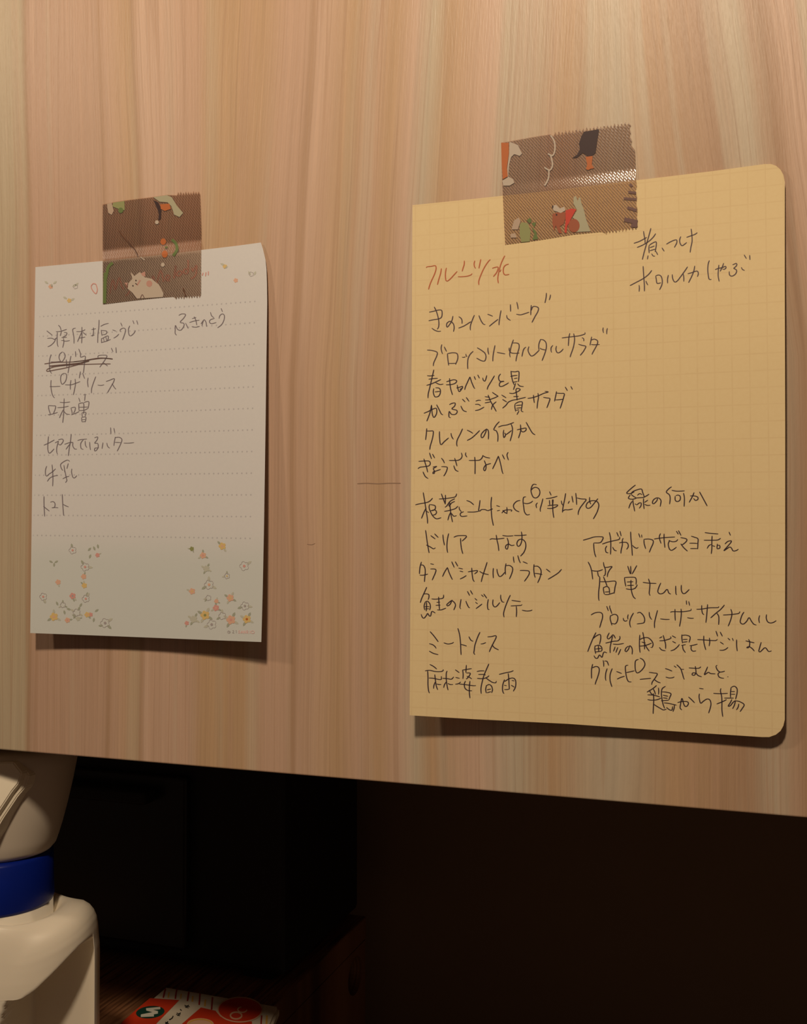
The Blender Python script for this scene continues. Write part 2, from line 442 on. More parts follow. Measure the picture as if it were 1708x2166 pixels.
R([(1320, 470, "105,1070 200,1020 330,950 420,880 475,810;328,740 335,860 345,1000 350,1080 350,1165;260,1060 265,1110 260,1170;375,990 390,1030 410,1060;540,905 550,960 565,1030 630,1020;540,905 590,890 630,910 650,970 650,1030 635,1080 605,1140;755,890 740,960 742,1030;820,880 825,940 845,990 870,1010 910,985 960,920;1080,750 1040,810 990,880 950,935;1005,870 1015,930 1015,1000;1080,870 1150,850 1220,825 1250,830 1260,870 1245,920;1200,735 1185,820 1150,910 1095,1020"),
   (1420, 530, "650,165 630,220 622,310 628,400 645,480 685,485;745,320 800,300 870,285 920,265 930,290 900,315 870,310;810,240 800,340 798,430 815,520;890,210 870,270 830,350;1040,240 1105,215 1110,250 1070,290 1060,300 1100,320 1110,350 1085,400 1030,430 990,410 985,350;1190,280 1205,315 1245,335;1235,70 1260,110 1275,135;1330,75 1335,155")], M_INK3)
R([(890, 610, "145,400 220,385 300,365 355,370 365,430 350,490 300,515 210,530 135,545;230,310 265,380 295,480 310,570 305,650 280,690;190,670 240,705 300,725 345,720;548,465 530,540 490,610 450,655 440,640 445,590 490,555 530,570 560,610 568,670 555,730;645,475 685,505 700,540 700,595;640,670 720,640 790,600 850,560;910,450 880,520 845,620 840,690 845,705;985,455 1020,540 1060,600 1095,610;1130,435 1175,450 1220,470;1160,640 1220,590 1310,520;1360,370 1345,450 1330,550 1325,620;1455,450 1465,500 1520,540;1518,270 1522,390;1625,230 1640,290 1648,350"),
   (1090, 610, "20,435 90,445 150,430 240,400;275,280 268,370 265,450;275,370 300,310 350,305 395,330 385,390 340,470 285,575;530,75 525,150 505,245;600,105 590,160 575,195")], M_INK3)
R([(890, 610, "110,1040 180,1045 260,1065 285,1090 270,1150 225,1250 215,1310;360,945 348,1010 360,1075 375,1105;400,985 440,1065;455,1100 460,1180 475,1300;455,1100 540,1085 610,1095 630,1140 625,1200 590,1285;470,1265 540,1265 600,1262;700,1160 720,1165 760,1155;765,1105 775,1150 790,1140;890,1060 840,1110 805,1180 795,1270 798,1360;955,1000 1030,1045 1085,1090 1105,1140 1100,1190 1080,1225 1030,1220 945,1175;1138,1000 1140,1060 1155,1115;1258,960 1240,1050 1225,1140 1220,1230;1290,1080 1350,1090 1430,1105;1570,865 1540,950 1515,1050 1505,1110 1515,1160;1560,920 1620,920 1660,940 1665,1000 1640,1090 1620,1170 1612,1230;1500,1000 1498,1040 1530,1085 1600,1095 1670,1090"),
   (1090, 610, "185,990 145,1030 115,1150;235,980 220,1040 240,1100 275,1140 320,1125 370,1080 410,1040;435,855 405,930 400,1000 405,1040;435,860 480,870 520,910 530,980 515,1060 480,1160 455,1220;420,1005 450,1025 520,1040;640,960 610,1000 610,1060 620,1080;700,970 690,1030 710,1080 740,1085 780,1060 815,1020;790,835 870,825 1000,810 1100,795 1185,765 1180,740;925,755 910,830 905,900 900,970;990,760 1005,840 1000,920 980,1010 945,1110 930,1160;1130,830 1160,850 1160,890;1070,940 1130,960 1195,975 1185,1010 1150,1070 1100,1130;1295,815 1280,890 1265,960;1290,870 1340,855 1390,880 1395,920 1370,980 1320,1070 1298,1115;1285,945 1340,950 1430,945;1490,660 1485,700 1495,750;1560,670 1550,720 1550,770")], M_INK3)
R([(880, 770, "305,95 285,180 260,290 235,400 210,500 205,575;190,195 240,200 315,190;215,255 290,245 370,240;180,360 260,335 340,300 425,260;330,310 380,335 420,345 465,335;305,410 295,470 310,530 330,555 380,545 410,500 415,440 390,405 330,400;320,470 410,460;515,300 560,285 640,265 690,280 670,320 600,345 510,350;570,240 575,320 590,420 620,520;685,405 740,390 790,375 790,400 740,430;700,350 710,410 735,465 790,400;915,215 880,290 840,380 825,435;915,215 945,310 985,400 1000,415;985,205 1010,265;1045,180 1075,240;1130,230 1140,270 1170,285 1200,190;1330,195 1280,280 1220,380 1205,430;1435,165 1405,200 1400,250 1425,290 1490,290 1430,305 1410,345 1420,375 1460,375 1520,345 1570,315"),
   (1020, 770, "490,115 500,200 520,290 545,350;490,125 560,130 620,125 625,200 615,300;480,210 540,195 600,190;540,245 600,235;525,305 600,295;570,320 550,380 530,435;600,330 640,370 705,380")])
R([(880, 770, "135,830 210,800 265,770 340,745 355,790 345,850 310,900 290,880 275,820 265,690;265,690 245,800 215,890 185,965;350,685 390,760 430,840 460,855;565,685 620,660 665,660 655,710 610,755 690,780 695,820 660,850 600,845 565,800 560,890 590,905;760,705 800,780 860,805;785,590 835,640;850,560 900,630;1010,625 1060,610 1100,615;1000,680 1060,680 1095,705;1000,785 1070,770 1155,725;1165,550 1250,560;1170,605 1240,600 1330,570 1390,540;1165,655 1260,640;1290,475 1340,510 1395,545;1220,520 1260,620 1310,710 1360,800;1360,635 1300,690 1275,770"),
   (1020, 770, "330,520 370,545 410,570;345,595 420,640;345,745 400,700 450,640 520,610 600,595 740,560;460,490 530,495 620,455 645,425 600,410 575,430 585,520 595,610;530,550 620,545;560,670 555,720 570,800;560,670 620,640 680,640 675,710 665,790 700,805;575,700 670,690;580,745 665,735;575,780 630,770;625,790 590,855;770,580 860,565 950,535 1040,495 1120,470 1060,460;870,520 875,590 885,655;945,490 955,560 940,650 930,750;1035,560 1090,570 1145,580 1140,620 1115,690 1095,740;1260,460 1245,540 1225,630;1260,490 1330,495 1390,500 1380,560 1350,660 1320,750;1240,605 1310,600 1375,590;1405,385 1445,450;1500,375 1530,430")])
R([(880, 770, "185,1085 178,1170 165,1280;185,1130 240,1130 290,1130 295,1170 280,1260 245,1380 235,1445;400,1135 400,1220 410,1330 430,1360 480,1310 555,1245;595,1165 605,1220 635,1270;790,1090 750,1180 700,1280 690,1350 700,1390;865,1115 920,1140 965,1170;865,1290 940,1250 1010,1190 1080,1120;1195,1090 1180,1150 1140,1230 1110,1240 1105,1190 1150,1130 1200,1100 1225,1130 1230,1190 1225,1270"),
   (1020, 770, "295,970 240,1030 200,1105 240,1125 265,1180 270,1240 265,1310;275,1065 340,1040 430,1025 540,985;490,1010 515,1080 510,1170 490,1250 475,1300;370,1110 360,1170 370,1240 400,1195 380,1160;400,1195 450,1160 500,1120;590,1110 660,1095 740,1080 740,1120 690,1145 650,1110;650,1020 655,1110 640,1180 615,1250;745,980 790,1060 850,1160 900,1195")])
R([(870, 930, "125,365 200,360 300,360 325,400 300,440 220,455 150,465 115,490;215,320 240,400 265,480 280,550;200,540 240,620 290,655;310,220 345,325;360,240 400,310;365,460 400,455 435,450 400,470 375,490 395,530 390,570 365,570 380,540 430,525 500,500;510,310 540,345 565,395;510,455 560,455 610,465 605,510 580,570 550,615;640,350 720,350 800,345 850,310 860,270;735,310 755,370 775,445;720,435 750,510 800,535;850,220 865,280;925,215 920,255 945,295;975,350 1060,350 1150,345 1195,310 1215,260;1075,290 1082,400 1080,580;1215,270 1260,295 1335,310;1235,350 1265,430 1260,500 1240,525 1225,490 1260,430 1350,400;1475,275 1430,380 1375,495;1475,275 1510,400 1540,540 1555,575;1540,250 1580,330;1640,210 1620,260 1645,345")])
R([(870, 930, "70,1100 150,1080 240,1065 310,1040 365,985;205,890 230,1040 255,1200 275,1330 278,1415;255,1150 215,1230 175,1330;265,1210 300,1230;310,1095 360,1100 405,1115 410,1160 380,1190 330,1200;310,1095 305,1150 330,1220 370,1290 430,1335 510,1315;330,1200 400,1185 430,1220 410,1260 360,1275;470,1000 560,995 680,980 750,960 770,910;510,910 540,990 580,1090;580,930 580,1010 575,1090;740,995 660,1040 600,1120 570,1140;740,1040 680,1070 650,1120;630,1090 650,1130;560,1210 660,1190 750,1160 790,1120;650,1050 660,1150 675,1270 700,1390;665,1230 640,1290 620,1360;680,1240 720,1290 770,1280;810,1130 820,1180 850,1215;890,1215 840,1235 830,1270 860,1295 950,1285;935,1025 1000,1050 1060,1100;950,1220 1060,1220 1140,1210;1165,1020 1155,1100 1140,1200 1160,1205 1190,1180 1250,1180 1300,1195 1380,1165;1360,965 1350,1080 1355,1200 1365,1320 1390,1450;1440,1110 1500,1130;1450,1200 1500,1190"),
   (1060, 1010, "15,600 60,555 130,545 185,550 170,575;100,500 105,560 100,605;30,550 70,590 110,610;330,385 270,400 220,450 215,500 250,550 310,580;425,325 385,335 375,400 385,490 400,580 440,630 490,620;385,430 440,440 500,425 540,395;605,120 550,115 520,160 510,230 540,320 590,345 640,310 660,250 640,190 590,165 540,180 520,210;620,425 595,460 605,515;710,355 690,440 665,530 670,575;820,235 850,300;760,355 850,345 955,315;820,380 825,460;885,370 875,460;790,475 870,465 960,460;780,520 860,520 940,490 965,460;870,370 875,480 880,580 895,680;1020,390 1030,440 1050,470;1095,265 1075,380 1050,500 1040,590;1160,395 1135,440;1040,570 1080,545 1140,545 1215,530;1200,310 1220,420;1265,260 1275,360 1280,460;1285,345 1360,360 1440,370 1400,430 1340,510 1310,580 1305,630;1500,330 1500,400 1520,450;1640,355 1580,430 1520,500 1470,520 1440,490 1460,430 1520,395 1580,390 1630,410 1655,470 1630,570 1590,650 1560,700")])
R([(1310, 1010, "280,125 210,180 130,260 190,270 260,240;205,280 230,240 310,205 380,195 400,250 430,330;190,290 160,350 230,365 300,345;205,285 250,320 290,340;310,300 350,270 390,290;280,345 360,340 425,330 510,280;235,375 240,440 255,510 265,570;225,400 190,450 165,520;270,440 300,460 340,430 375,430 370,480 340,520;415,350 415,440 425,530;430,420 490,380;430,450 480,470 530,465;650,345 640,390 590,440 565,430 580,380 630,345 680,350 710,390 705,440 695,490;890,155 840,190 800,245 850,290 865,350 855,450;890,215 980,230 1110,225;950,310 950,380 985,405 1030,380 1035,320 1000,295 960,305;1090,260 1105,350 1100,490;1270,250 1240,320 1185,420;1200,310 1270,310 1330,330 1330,370 1290,385 1260,350;1360,240 1420,350 1490,480")])
R([(875, 1110, "205,90 220,200 240,340 265,475;215,340 270,365 340,405 370,385;290,180 370,240;355,150 420,215;497,165 505,250 525,345;595,145 575,240 565,350 570,430 580,470;680,210 750,185 890,185 880,220 820,275;795,225 800,320 815,420 835,490"),
   (1020, 1110, "130,250 170,235 250,240 380,225;240,170 255,260 275,350 285,440;345,180 430,190 530,185;425,220 445,290 440,370 425,410 400,395 405,350 450,325 500,350 550,340;540,180 650,180 755,170;665,115 675,180 670,280 640,350 605,360 590,310 620,255 680,245 730,290 740,370 710,460 650,530")])
R([(875, 1110, "135,625 110,720 100,830;115,680 160,680 190,720 200,790 190,900 185,965;105,850 170,850 245,830;285,655 345,670;285,745 350,745 380,760 370,810 340,880 315,935;575,720 530,790 490,875;575,720 600,800 640,890 660,925;645,620 690,720;705,620 750,700;760,730 835,745;780,780 840,795;785,915 840,890 895,855;920,795 1000,780 1080,770 1080,790 1030,830;985,725 990,820 1005,920 1030,960;1245,630 1210,740 1165,880 1145,965;1115,785 1180,820 1270,840;1350,730 1345,810 1350,900;1410,745 1420,810 1450,870 1490,860 1545,800;1565,650 1550,740 1555,840;1560,690 1620,685 1670,720 1675,770 1650,850 1620,915"),
   (1020, 1110, "530,535 535,590 545,640;605,515 625,590 650,645;690,620 770,655;640,770 720,770 790,780 800,820 770,880 715,955;880,665 875,750 885,840 900,890;880,700 940,700 985,740 1000,800 980,890 940,980;890,820 950,825 1020,840;1085,745 1155,800;1115,920 1200,870 1290,810 1345,750")])
R([(875, 1110, "225,1050 190,1130 140,1240 115,1315;165,1170 220,1165 260,1180 260,1230 245,1265;200,1300 180,1370 190,1440;200,1300 240,1290 280,1340 285,1400 270,1440;220,1300 220,1380 215,1460;190,1380 270,1380;200,1420 265,1415;130,1510 150,1560 180,1575 225,1520 240,1495 270,1540 290,1540 305,1470 320,1460 370,1490;305,1250 360,1255 430,1250 500,1235 510,1180;425,1215 430,1300 440,1430;390,1310 450,1305;375,1360 455,1355;400,1435 470,1435 550,1405;660,1270 625,1290 560,1350 575,1370 620,1340 650,1285 690,1310 710,1360 680,1440;805,1255 790,1340 785,1400 800,1420;885,1285 910,1350 940,1400 955,1400;910,1120 950,1195;960,1105 1000,1175;1035,1240 1075,1275;1045,1305 1085,1335;1055,1415 1110,1375 1160,1335;1145,1180 1185,1215;1185,1165 1240,1240;1265,1255 1250,1350 1260,1430 1285,1430;1345,1260 1340,1340 1370,1385 1410,1370 1460,1310;1475,1180 1475,1240 1500,1300 1535,1305"),
   (1020, 1110, "480,1185 440,1270 390,1400 365,1500 375,1560;500,1275 570,1285 655,1295;485,1370 580,1365 660,1360 680,1345;580,1375 585,1460 580,1555;675,1440 750,1455 820,1450 850,1435")])
R([(1220, 1110, "110,260 200,235 300,205 400,200 450,210 440,250 400,300 290,305;290,310 295,400 310,490 330,545;435,325 520,295 620,270 720,245 730,200;555,125 575,220 580,350 575,500;515,355 490,400 500,460 540,475;610,375 640,425 680,440;680,125 710,200;735,105 755,190;720,305 780,295 850,300 875,340 870,380 845,415;790,225 775,260 775,340 755,430 750,485;915,115 920,230 935,380 945,520;945,345 980,380 1020,395 1045,380;1050,145 1075,215;1100,165 1105,215;1140,245 1145,320 1170,405;1140,245 1220,240 1290,260 1295,310 1260,390 1230,465;1310,240 1400,225 1500,215 1665,205;1420,145 1400,200 1410,260 1430,315;1480,150 1480,250 1495,385"),
   (1400, 1110, "275,245 250,275 190,285 120,265;140,260 115,320 130,400 165,430 210,410 255,375;250,105 285,160;285,95 330,180;320,215 400,230 430,250 410,290 350,335 325,320;325,320 380,390 440,445;500,190 560,210 615,235 615,310 610,410;470,310 540,310 610,315;485,400 550,400 610,400;730,130 840,145 960,155;715,260 850,260 950,255 1000,225;855,185 850,280 850,400 840,490;840,330 800,350 770,400;855,350 905,365;945,320 940,400 985,390 980,345 945,350;1140,120 1165,180;1070,325 1120,280 1180,270 1170,300 1110,370 1055,435 1110,400 1150,375 1180,390 1210,440 1260,435 1300,410")])
R([(1220, 1110, "195,625 230,690 255,770 265,840 275,920;260,770 310,780 370,780 445,755;355,785 370,860 395,880;455,630 465,690 485,740 490,800 480,850 455,860;475,720 530,715 600,705 560,760 530,820 520,880;395,880 390,1000 375,1130 375,1250 385,1280;400,960 520,960 660,955 650,1060 635,1160;455,875 490,960 520,1040;460,1050 455,1090 470,1170;460,1060 510,1040 550,1070 560,1160;480,1135 560,1130;475,1175 540,1175 640,1145;865,695 890,770 910,830;915,695 920,830;1020,685 980,760 940,830;810,890 820,970 835,1040;810,890 900,885 990,890 1010,940 1005,1010;850,965 960,960;855,1025 970,1020;835,1080 920,1090 990,1070 1030,1010;920,930 920,1030 930,1120 960,1210 1000,1250;1120,970 1230,985 1350,990;1215,910 1240,990 1235,1090 1230,1160 1245,1195;1425,980 1390,1060 1375,1130 1410,1165 1470,1150 1530,1090 1560,1150 1595,1170"),
   (1400, 1110, "240,1030 240,1100 245,1170 260,1180;335,1015 335,1100 360,1155 400,1155 470,1090")])
R([(1230, 1270, "165,245 230,210 310,200 355,225 360,290 335,380 312,460;430,95 460,175;485,85 480,110 500,170 520,225;495,250 490,310 505,370 520,420;500,260 550,235 600,245 620,290 605,360 570,395 515,385;710,295 720,335 750,350 780,335;795,235 785,280 790,320;885,210 845,280 820,360 825,420 840,455;945,215 990,200 1040,240 1070,300 1070,350 1050,380 940,395;1150,195 1155,260 1180,310 1195,320;1290,165 1265,260 1240,370 1240,465;1335,310 1420,320 1495,320;1505,200 1530,190 1590,188;1585,145 1585,240 1590,340"),
   (1430, 1270, "90,140 95,220 85,330 65,440;-10,188 100,190 200,180 260,165 260,140;180,0 185,70;220,15 235,85;195,290 250,300 305,300;350,150 440,145 560,125 720,120 730,100;440,80 440,150 455,220 480,240;540,65 530,180 520,290 510,375;825,75 760,150 680,215 590,295;690,210 725,260 730,330 725,410;800,245 900,240 1000,230 1070,215 1085,185;930,145 950,210 940,290 910,380 885,435;1155,195 1120,250 1090,350 1110,390 1150,395 1200,350 1240,290 1280,350 1320,400 1365,415;1420,250 1405,310 1415,380;1535,235 1530,300 1555,360 1600,380 1650,370 1700,340")])
R([(880, 1320, "240,125 310,205 380,300;225,330 280,345 320,375 345,410;225,455 300,495 380,515;470,315 540,335 610,325 640,305;710,70 740,180 755,320 760,430 765,520;750,340 810,355 860,370;895,210 930,270 970,290;1085,135 1045,220 1000,350 985,450 980,490 1000,515;1095,335 1140,330 1185,310;1210,215 1280,210 1350,195 1355,230 1310,320 1270,400 1240,470;1285,345 1330,400 1400,435")])
R([(880, 1320, "235,680 300,715 355,760;155,790 230,780 330,800 430,800 465,780 460,765;200,790 205,900 205,1020 215,1120 230,1165;220,910 300,915 390,935 430,930 430,880;320,850 330,940 345,1040 370,1110;325,980 305,1040 300,1090;350,1010 390,1020 430,1020;450,915 530,920 600,930 640,890;530,790 515,830 515,940 530,1050 545,1115;515,975 485,1020 470,1075;540,1000 580,1020 630,1020;665,770 735,820;670,900 740,915;665,1015 720,1005 760,975;790,770 800,850 795,925;790,775 860,765 945,750;855,690 850,750 845,820;850,825 920,830 890,890 850,930;860,880 910,900 945,925;840,960 820,1010 830,1080 880,1120 950,1125;730,1010 860,1025 980,1040 1015,1035;915,960 905,1060 905,1160 915,1250;1235,670 1195,760 1150,870 1120,980 1100,1090 1105,1175;1030,800 1090,790 1160,790;1055,850 1160,850 1180,860;1035,915 1120,920 1190,905 1240,870;1180,905 1240,950 1300,985 1350,990 1360,960;1195,1030 1180,1100 1190,1165;1190,1040 1240,1020 1280,1050 1295,1110 1280,1160;1200,1110 1270,1095;1200,1160 1270,1140;1405,850 1500,825 1600,805 1650,785;1560,830 1570,920 1575,1010 1580,1100;1500,935 1470,1020 1465,1110 1480,1165 1495,1170;1500,970 1570,925 1640,910 1680,940 1690,1000 1680,1070 1645,1135;1490,1030 1535,1040;1495,1105 1540,1105 1580,1095;1620,950 1665,960;1610,1030 1665,1065")])
R([(1230, 1270, "250,540 200,640 150,760 110,865;205,640 260,595 320,575 330,640 310,740;235,760 230,820 245,900;235,770 300,755 345,790 350,840 330,860;290,760 295,860;240,820 340,810;240,870 340,855;215,930 240,970 275,975 310,920 350,960 370,900 390,870 435,885;475,545 440,620 460,650 500,620 540,580 580,640;650,600 655,640 620,680 540,690 410,720;530,600 510,690 490,790 490,885;535,735 620,740 720,725;575,780 545,860;620,790 585,880;670,820 625,920;800,770 760,800 740,850 760,865 800,820 820,765 850,790 865,840 860,910;990,580 985,680 985,790 995,880;1040,535 1060,640 1070,740 1070,825;985,660 1060,630 1130,630 1190,680 1215,740 1195,795 1170,790;1020,700 1090,720;985,770 1080,760 1190,720;1080,740 1110,800 1150,855;1320,635 1370,610;1320,680 1400,675 1490,650 1520,630 1505,610;1385,585 1405,660 1425,740 1425,815;1320,790 1360,835 1425,850;1535,595 1600,630;1540,690 1600,720;1510,850 1570,830 1630,780 1660,740"),
   (1430, 1270, "105,575 105,640 115,720;105,590 170,585 235,605 245,640 225,710;120,660 200,655;120,705 200,695;95,760 170,745;115,750 125,820 165,880;235,765 300,755 370,735;265,760 260,820 290,855 345,850;365,660 460,665 600,675 680,675 705,655;475,595 475,690 490,770 510,835;570,630 575,700 565,770;680,515 710,605;750,530 790,605;750,700 810,740;740,840 800,840 850,820 885,790;880,635 920,670;955,635 975,680;1030,660 1030,760 1040,855;1180,680 1240,695 1330,715;1230,655 1250,700 1245,770 1220,800 1195,795 1240,780 1290,810 1330,855;1445,705 1420,790 1405,855 1430,865 1500,800 1530,810 1570,860 1620,850")])
R([(1230, 1380, "195,195 175,290 175,440;190,260 250,235 295,255 305,310 280,410 250,490 235,540;370,130 380,180 380,240;390,145 435,150 465,220;440,270 415,350 410,440 420,475;525,270 490,370 490,480 520,580;595,320 685,355;605,450 670,420 735,400;795,215 750,230 750,320 770,430 800,490 850,495;760,340 830,325 900,310;970,115 920,140 910,220 920,310 950,345 1010,310 1065,240 1075,180 1040,120 990,95;990,455 1080,445 1180,435;1145,335 1220,345 1285,360 1250,430 1200,500 1190,545;1230,450 1280,490 1340,515"),
   (1380, 1380, "220,270 280,290 340,315;230,415 290,430 350,425 375,410;370,225 410,255;415,205 480,270 510,350 530,420 545,455;490,285 540,285;620,260 700,265 790,265 825,240;730,230 740,300 740,350 710,385 675,375 690,345 740,350 780,390 840,410;940,240 910,310 885,375 950,335 990,355 1070,360;1100,215 1080,230 1100,290 1150,330 1230,315;1150,330 1115,360 1130,410 1170,430 1215,435;1270,410 1290,410")])
R([(1230, 1380, "1275,555 1210,610 1110,670;1150,635 1180,690 1220,720;1215,610 1240,660 1255,710;1305,595 1310,660 1305,710;1120,715 1220,720 1330,750;1120,795 1180,805 1270,800 1350,770;1220,690 1225,800 1220,920 1215,1035;1225,875 1280,910 1340,945 1390,970 1440,955;1425,570 1370,610 1355,680 1365,790 1385,880 1410,945;1365,665 1440,670 1515,695 1500,750 1480,800;1380,720 1470,740;1380,765 1460,775;1350,815 1480,805;1395,850 1480,860 1570,880 1610,890;1575,885 1570,940 1550,1000;1440,925 1480,960 1530,975 1545,910"),
   (1380, 1380, "430,845 500,830 590,830 615,860 590,905 560,910 535,870 505,775 480,880 475,940 505,970;615,750 660,790 720,850;795,605 870,615;800,695 795,760 820,855 870,820 930,785 975,800 995,860 985,930 955,1025;1035,690 1150,695 1280,690;1165,605 1155,650 1175,740 1180,850 1180,970 1195,1085;1090,870 1180,835 1260,795;1335,590 1325,680 1325,760;1335,590 1390,570 1435,610 1435,690 1410,790;1335,660 1400,660;1335,705 1405,705;1220,770 1300,770 1380,770;1350,790 1320,850 1285,905 1320,900 1370,840 1410,810;1410,815 1480,830 1555,880 1520,950 1485,1000;1410,815 1390,890 1360,950;1465,865 1455,920 1425,970")])

Lw = lambda lines, wd=1.85, mat=M_INK2, **k: write(memo, memo_root, lines, mat, wd, **k)
Lw([(80, 640, "150,475 200,515 245,550;160,605 230,600 285,620 320,590;165,745 220,720 280,660 300,600;345,380 375,410 395,470;305,490 380,485 490,450;330,500 325,600 330,700 345,745;400,480 380,560;440,500 490,510 470,560 420,580;400,590 490,585;395,640 430,640;430,600 440,660 420,760;420,640 470,650 540,640;640,430 590,450 600,530 610,600 610,690;650,490 740,485 800,455;745,410 745,560 740,685;740,500 700,590 670,660;760,500 820,550;700,600 800,580;905,455 980,440;940,420 940,500 925,570;895,560 960,545;1035,290 1030,420 1015,540 1010,680;1060,400 1130,365 1195,350;1070,460 1080,540 1085,560;1070,470 1160,480 1150,530 1080,545;1075,600 1075,680;1080,610 1180,560 1190,600 1170,650;1110,600 1120,650;1150,580 1160,640;1070,675 1160,650 1230,620;1260,460 1320,480;1280,600 1330,570 1370,530;1400,340 1425,400;1395,490 1390,460 1440,430 1480,450 1470,520 1430,630;1555,390 1530,450 1540,540 1570,560 1620,520 1650,470;1605,300 1625,360;1670,300 1690,370")])
Lw([(350, 640, "225,215 280,190 340,200 310,260 250,330 310,350 310,400 260,465 205,450 170,385 165,470 165,520 190,550;340,345 385,435;405,335 490,310 575,295;450,270 520,250;485,235 515,300 530,380;445,405 510,415 580,400;600,360 640,300;615,390 650,290 685,330 695,405;760,160 780,220 820,255;830,265 760,290 745,330 780,355 860,335;940,95 965,155;905,270 920,220 960,190 995,215 990,290 950,370 880,425")])
Lw([(80, 640, "225,875 200,960 195,1060 205,1150 235,1197;215,1000 300,1000 390,990;420,830 370,870 360,940 400,1000 450,940 460,880 430,835;480,960 490,1090;560,900 540,1000 510,1190;635,820 640,915;690,780 720,860 725,920 800,905 790,1010 770,1190;1020,940 1025,895 1160,890 1150,940 1090,1030 1045,1090;1100,1010 1180,1070;1240,765 1270,830;1320,755 1325,850")])
Lw([(80, 640, "110,1035 300,1010 600,1000 880,965 1100,940 1265,955;200,1075 400,1065 650,1035 900,960;1265,950 1050,935 800,975 600,1000;150,1130 300,1080 600,1050 900,1040 1100,1035 1230,1035;150,1135 160,1160 300,1135 480,1100 700,1040 860,985;200,1070 450,1045 700,1020 870,990")], 2.5, plain('brown_ballpoint_ink', (.20, .135, .125), .5, .3), name='crossing_out')
Lw([(80, 780, "225,190 220,280 235,400 265,475 285,490;200,300 280,300 380,295;440,75 395,110 385,190 410,260 460,220 485,150 480,90 440,75;460,270 560,270 650,240 715,215;560,190 550,260 548,350;630,170 635,260 620,350 600,440;720,45 700,160;755,70 790,165;850,150 840,220 850,310;980,130 945,220 910,330 905,410;1010,275 1070,280 1120,270;1150,215 1220,190 1290,165 1280,220 1230,310 1175,405;1255,250 1290,310 1320,345")])
Lw([(80, 780, "180,620 185,680 215,770;180,620 260,625 300,630 290,690 260,760;170,775 240,765 335,735;370,565 450,570 545,560;330,655 430,650 520,630;445,500 440,640 435,780 420,910;430,690 390,770 365,830;445,720 480,760 540,770;560,660 575,720 580,770;560,660 630,650 625,710 600,750;570,775 650,745 700,720;690,490 715,560;800,440 790,540;770,440 820,435;690,590 695,700;690,590 770,580 775,700;775,570 860,555 850,665;700,650 845,645;690,705 780,700 850,665;745,740 750,810;750,740 810,735 800,800;740,820 745,895;745,820 810,815 800,900;750,860 800,855;745,895 800,890;780,700 770,760")])
Lw([(80, 780, "100,1290 180,1255 280,1200;180,1140 170,1260 170,1370 195,1425 240,1390 275,1350;290,1250 350,1220;345,1200 410,1185 430,1220 380,1285 340,1260;350,1220 320,1330 320,1410 335,1440;450,1275 520,1250 570,1235;565,1100 550,1230 530,1350 515,1470;550,1260 510,1310 475,1360;560,1250 590,1240 590,1300 620,1350 660,1355;670,1210 730,1195 830,1185;770,1195 725,1260 730,1340 770,1360;800,1215 805,1290 830,1330;875,1235 880,1310 890,1370;955,1165 1010,1150 1000,1200 960,1255 1010,1260 1020,1320 990,1375 960,1385 965,1340 1030,1335;1100,1245 1085,1350;1165,1250 1180,1310 1215,1340;1230,990 1235,1100;1285,1000 1300,1080;1310,1150 1295,1220 1285,1300;1300,1165 1370,1155 1420,1195 1390,1290 1340,1390;1300,1240 1400,1245;1450,1255 1540,1255 1625,1245")])
Lw([(80, 960, "150,205 130,270 130,345 150,375 190,340 250,300 300,250;240,180 250,290 255,420 250,545;160,465 200,410 270,375 340,365;540,125 500,105 440,130 385,180 400,250 425,280;440,190 450,250 455,310;515,160 490,250;455,280 470,350 480,400 490,450 465,485;420,420 480,390 530,375;575,250 570,310 590,390 620,405 660,365")])
Lw([(80, 960, "105,715 105,850 115,1055;95,885 150,930 195,965;210,815 260,805 290,840 280,900 235,910;235,910 290,905 345,910;412,680 420,830 435,1040;425,850 470,875 520,895")])

# ---- print on the memo: flowers and leaves, title, small print
def multi(name, items, surf, parent, mats, step=4):
    """items: (material key, polygon) or (material key, polyline, width); one mesh"""
    keys = []; vs, fs, mi = [], [], []
    for q_, it in enumerate(items):
        k = it[0]
        if k not in keys: keys.append(k)
        n0 = len(vs)
        def lay(px, py, q_=q_):                              # each colour of a print lies a hair above the last
            p = surf(px, py); e = min(q_, 6) * 8e-6
            return p + (Vector((0, 0, e)) if p[1] > .40 else Vector((0, -e, 0)))
        if len(it) == 2:
            v, f, _ = fill(it[1], lay, step)
            vs += v; fs += [[i + n0 for i in q] for q in f]; mi += [keys.index(k)] * len(f)
        else:
            f0 = len(fs); ribbon(it[1], it[2], lay, vs, fs, taper=False, press=False)
            mi += [keys.index(k)] * (len(fs) - f0)
    return mesh(name, vs, fs, [mats[k] for k in keys], parent, smooth=False, mi=mi)
def leaf_poly(x, y, l, a):
    c, s = math.cos(a), math.sin(a)
    return [(x + u * l * c - v * l * s, y + u * l * s + v * l * c) for u, v in ((0, 0), (.35, .22), (.7, .2), (1, 0), (.7, -.2), (.35, -.22))]
fsurf = memo.surf(.00005)
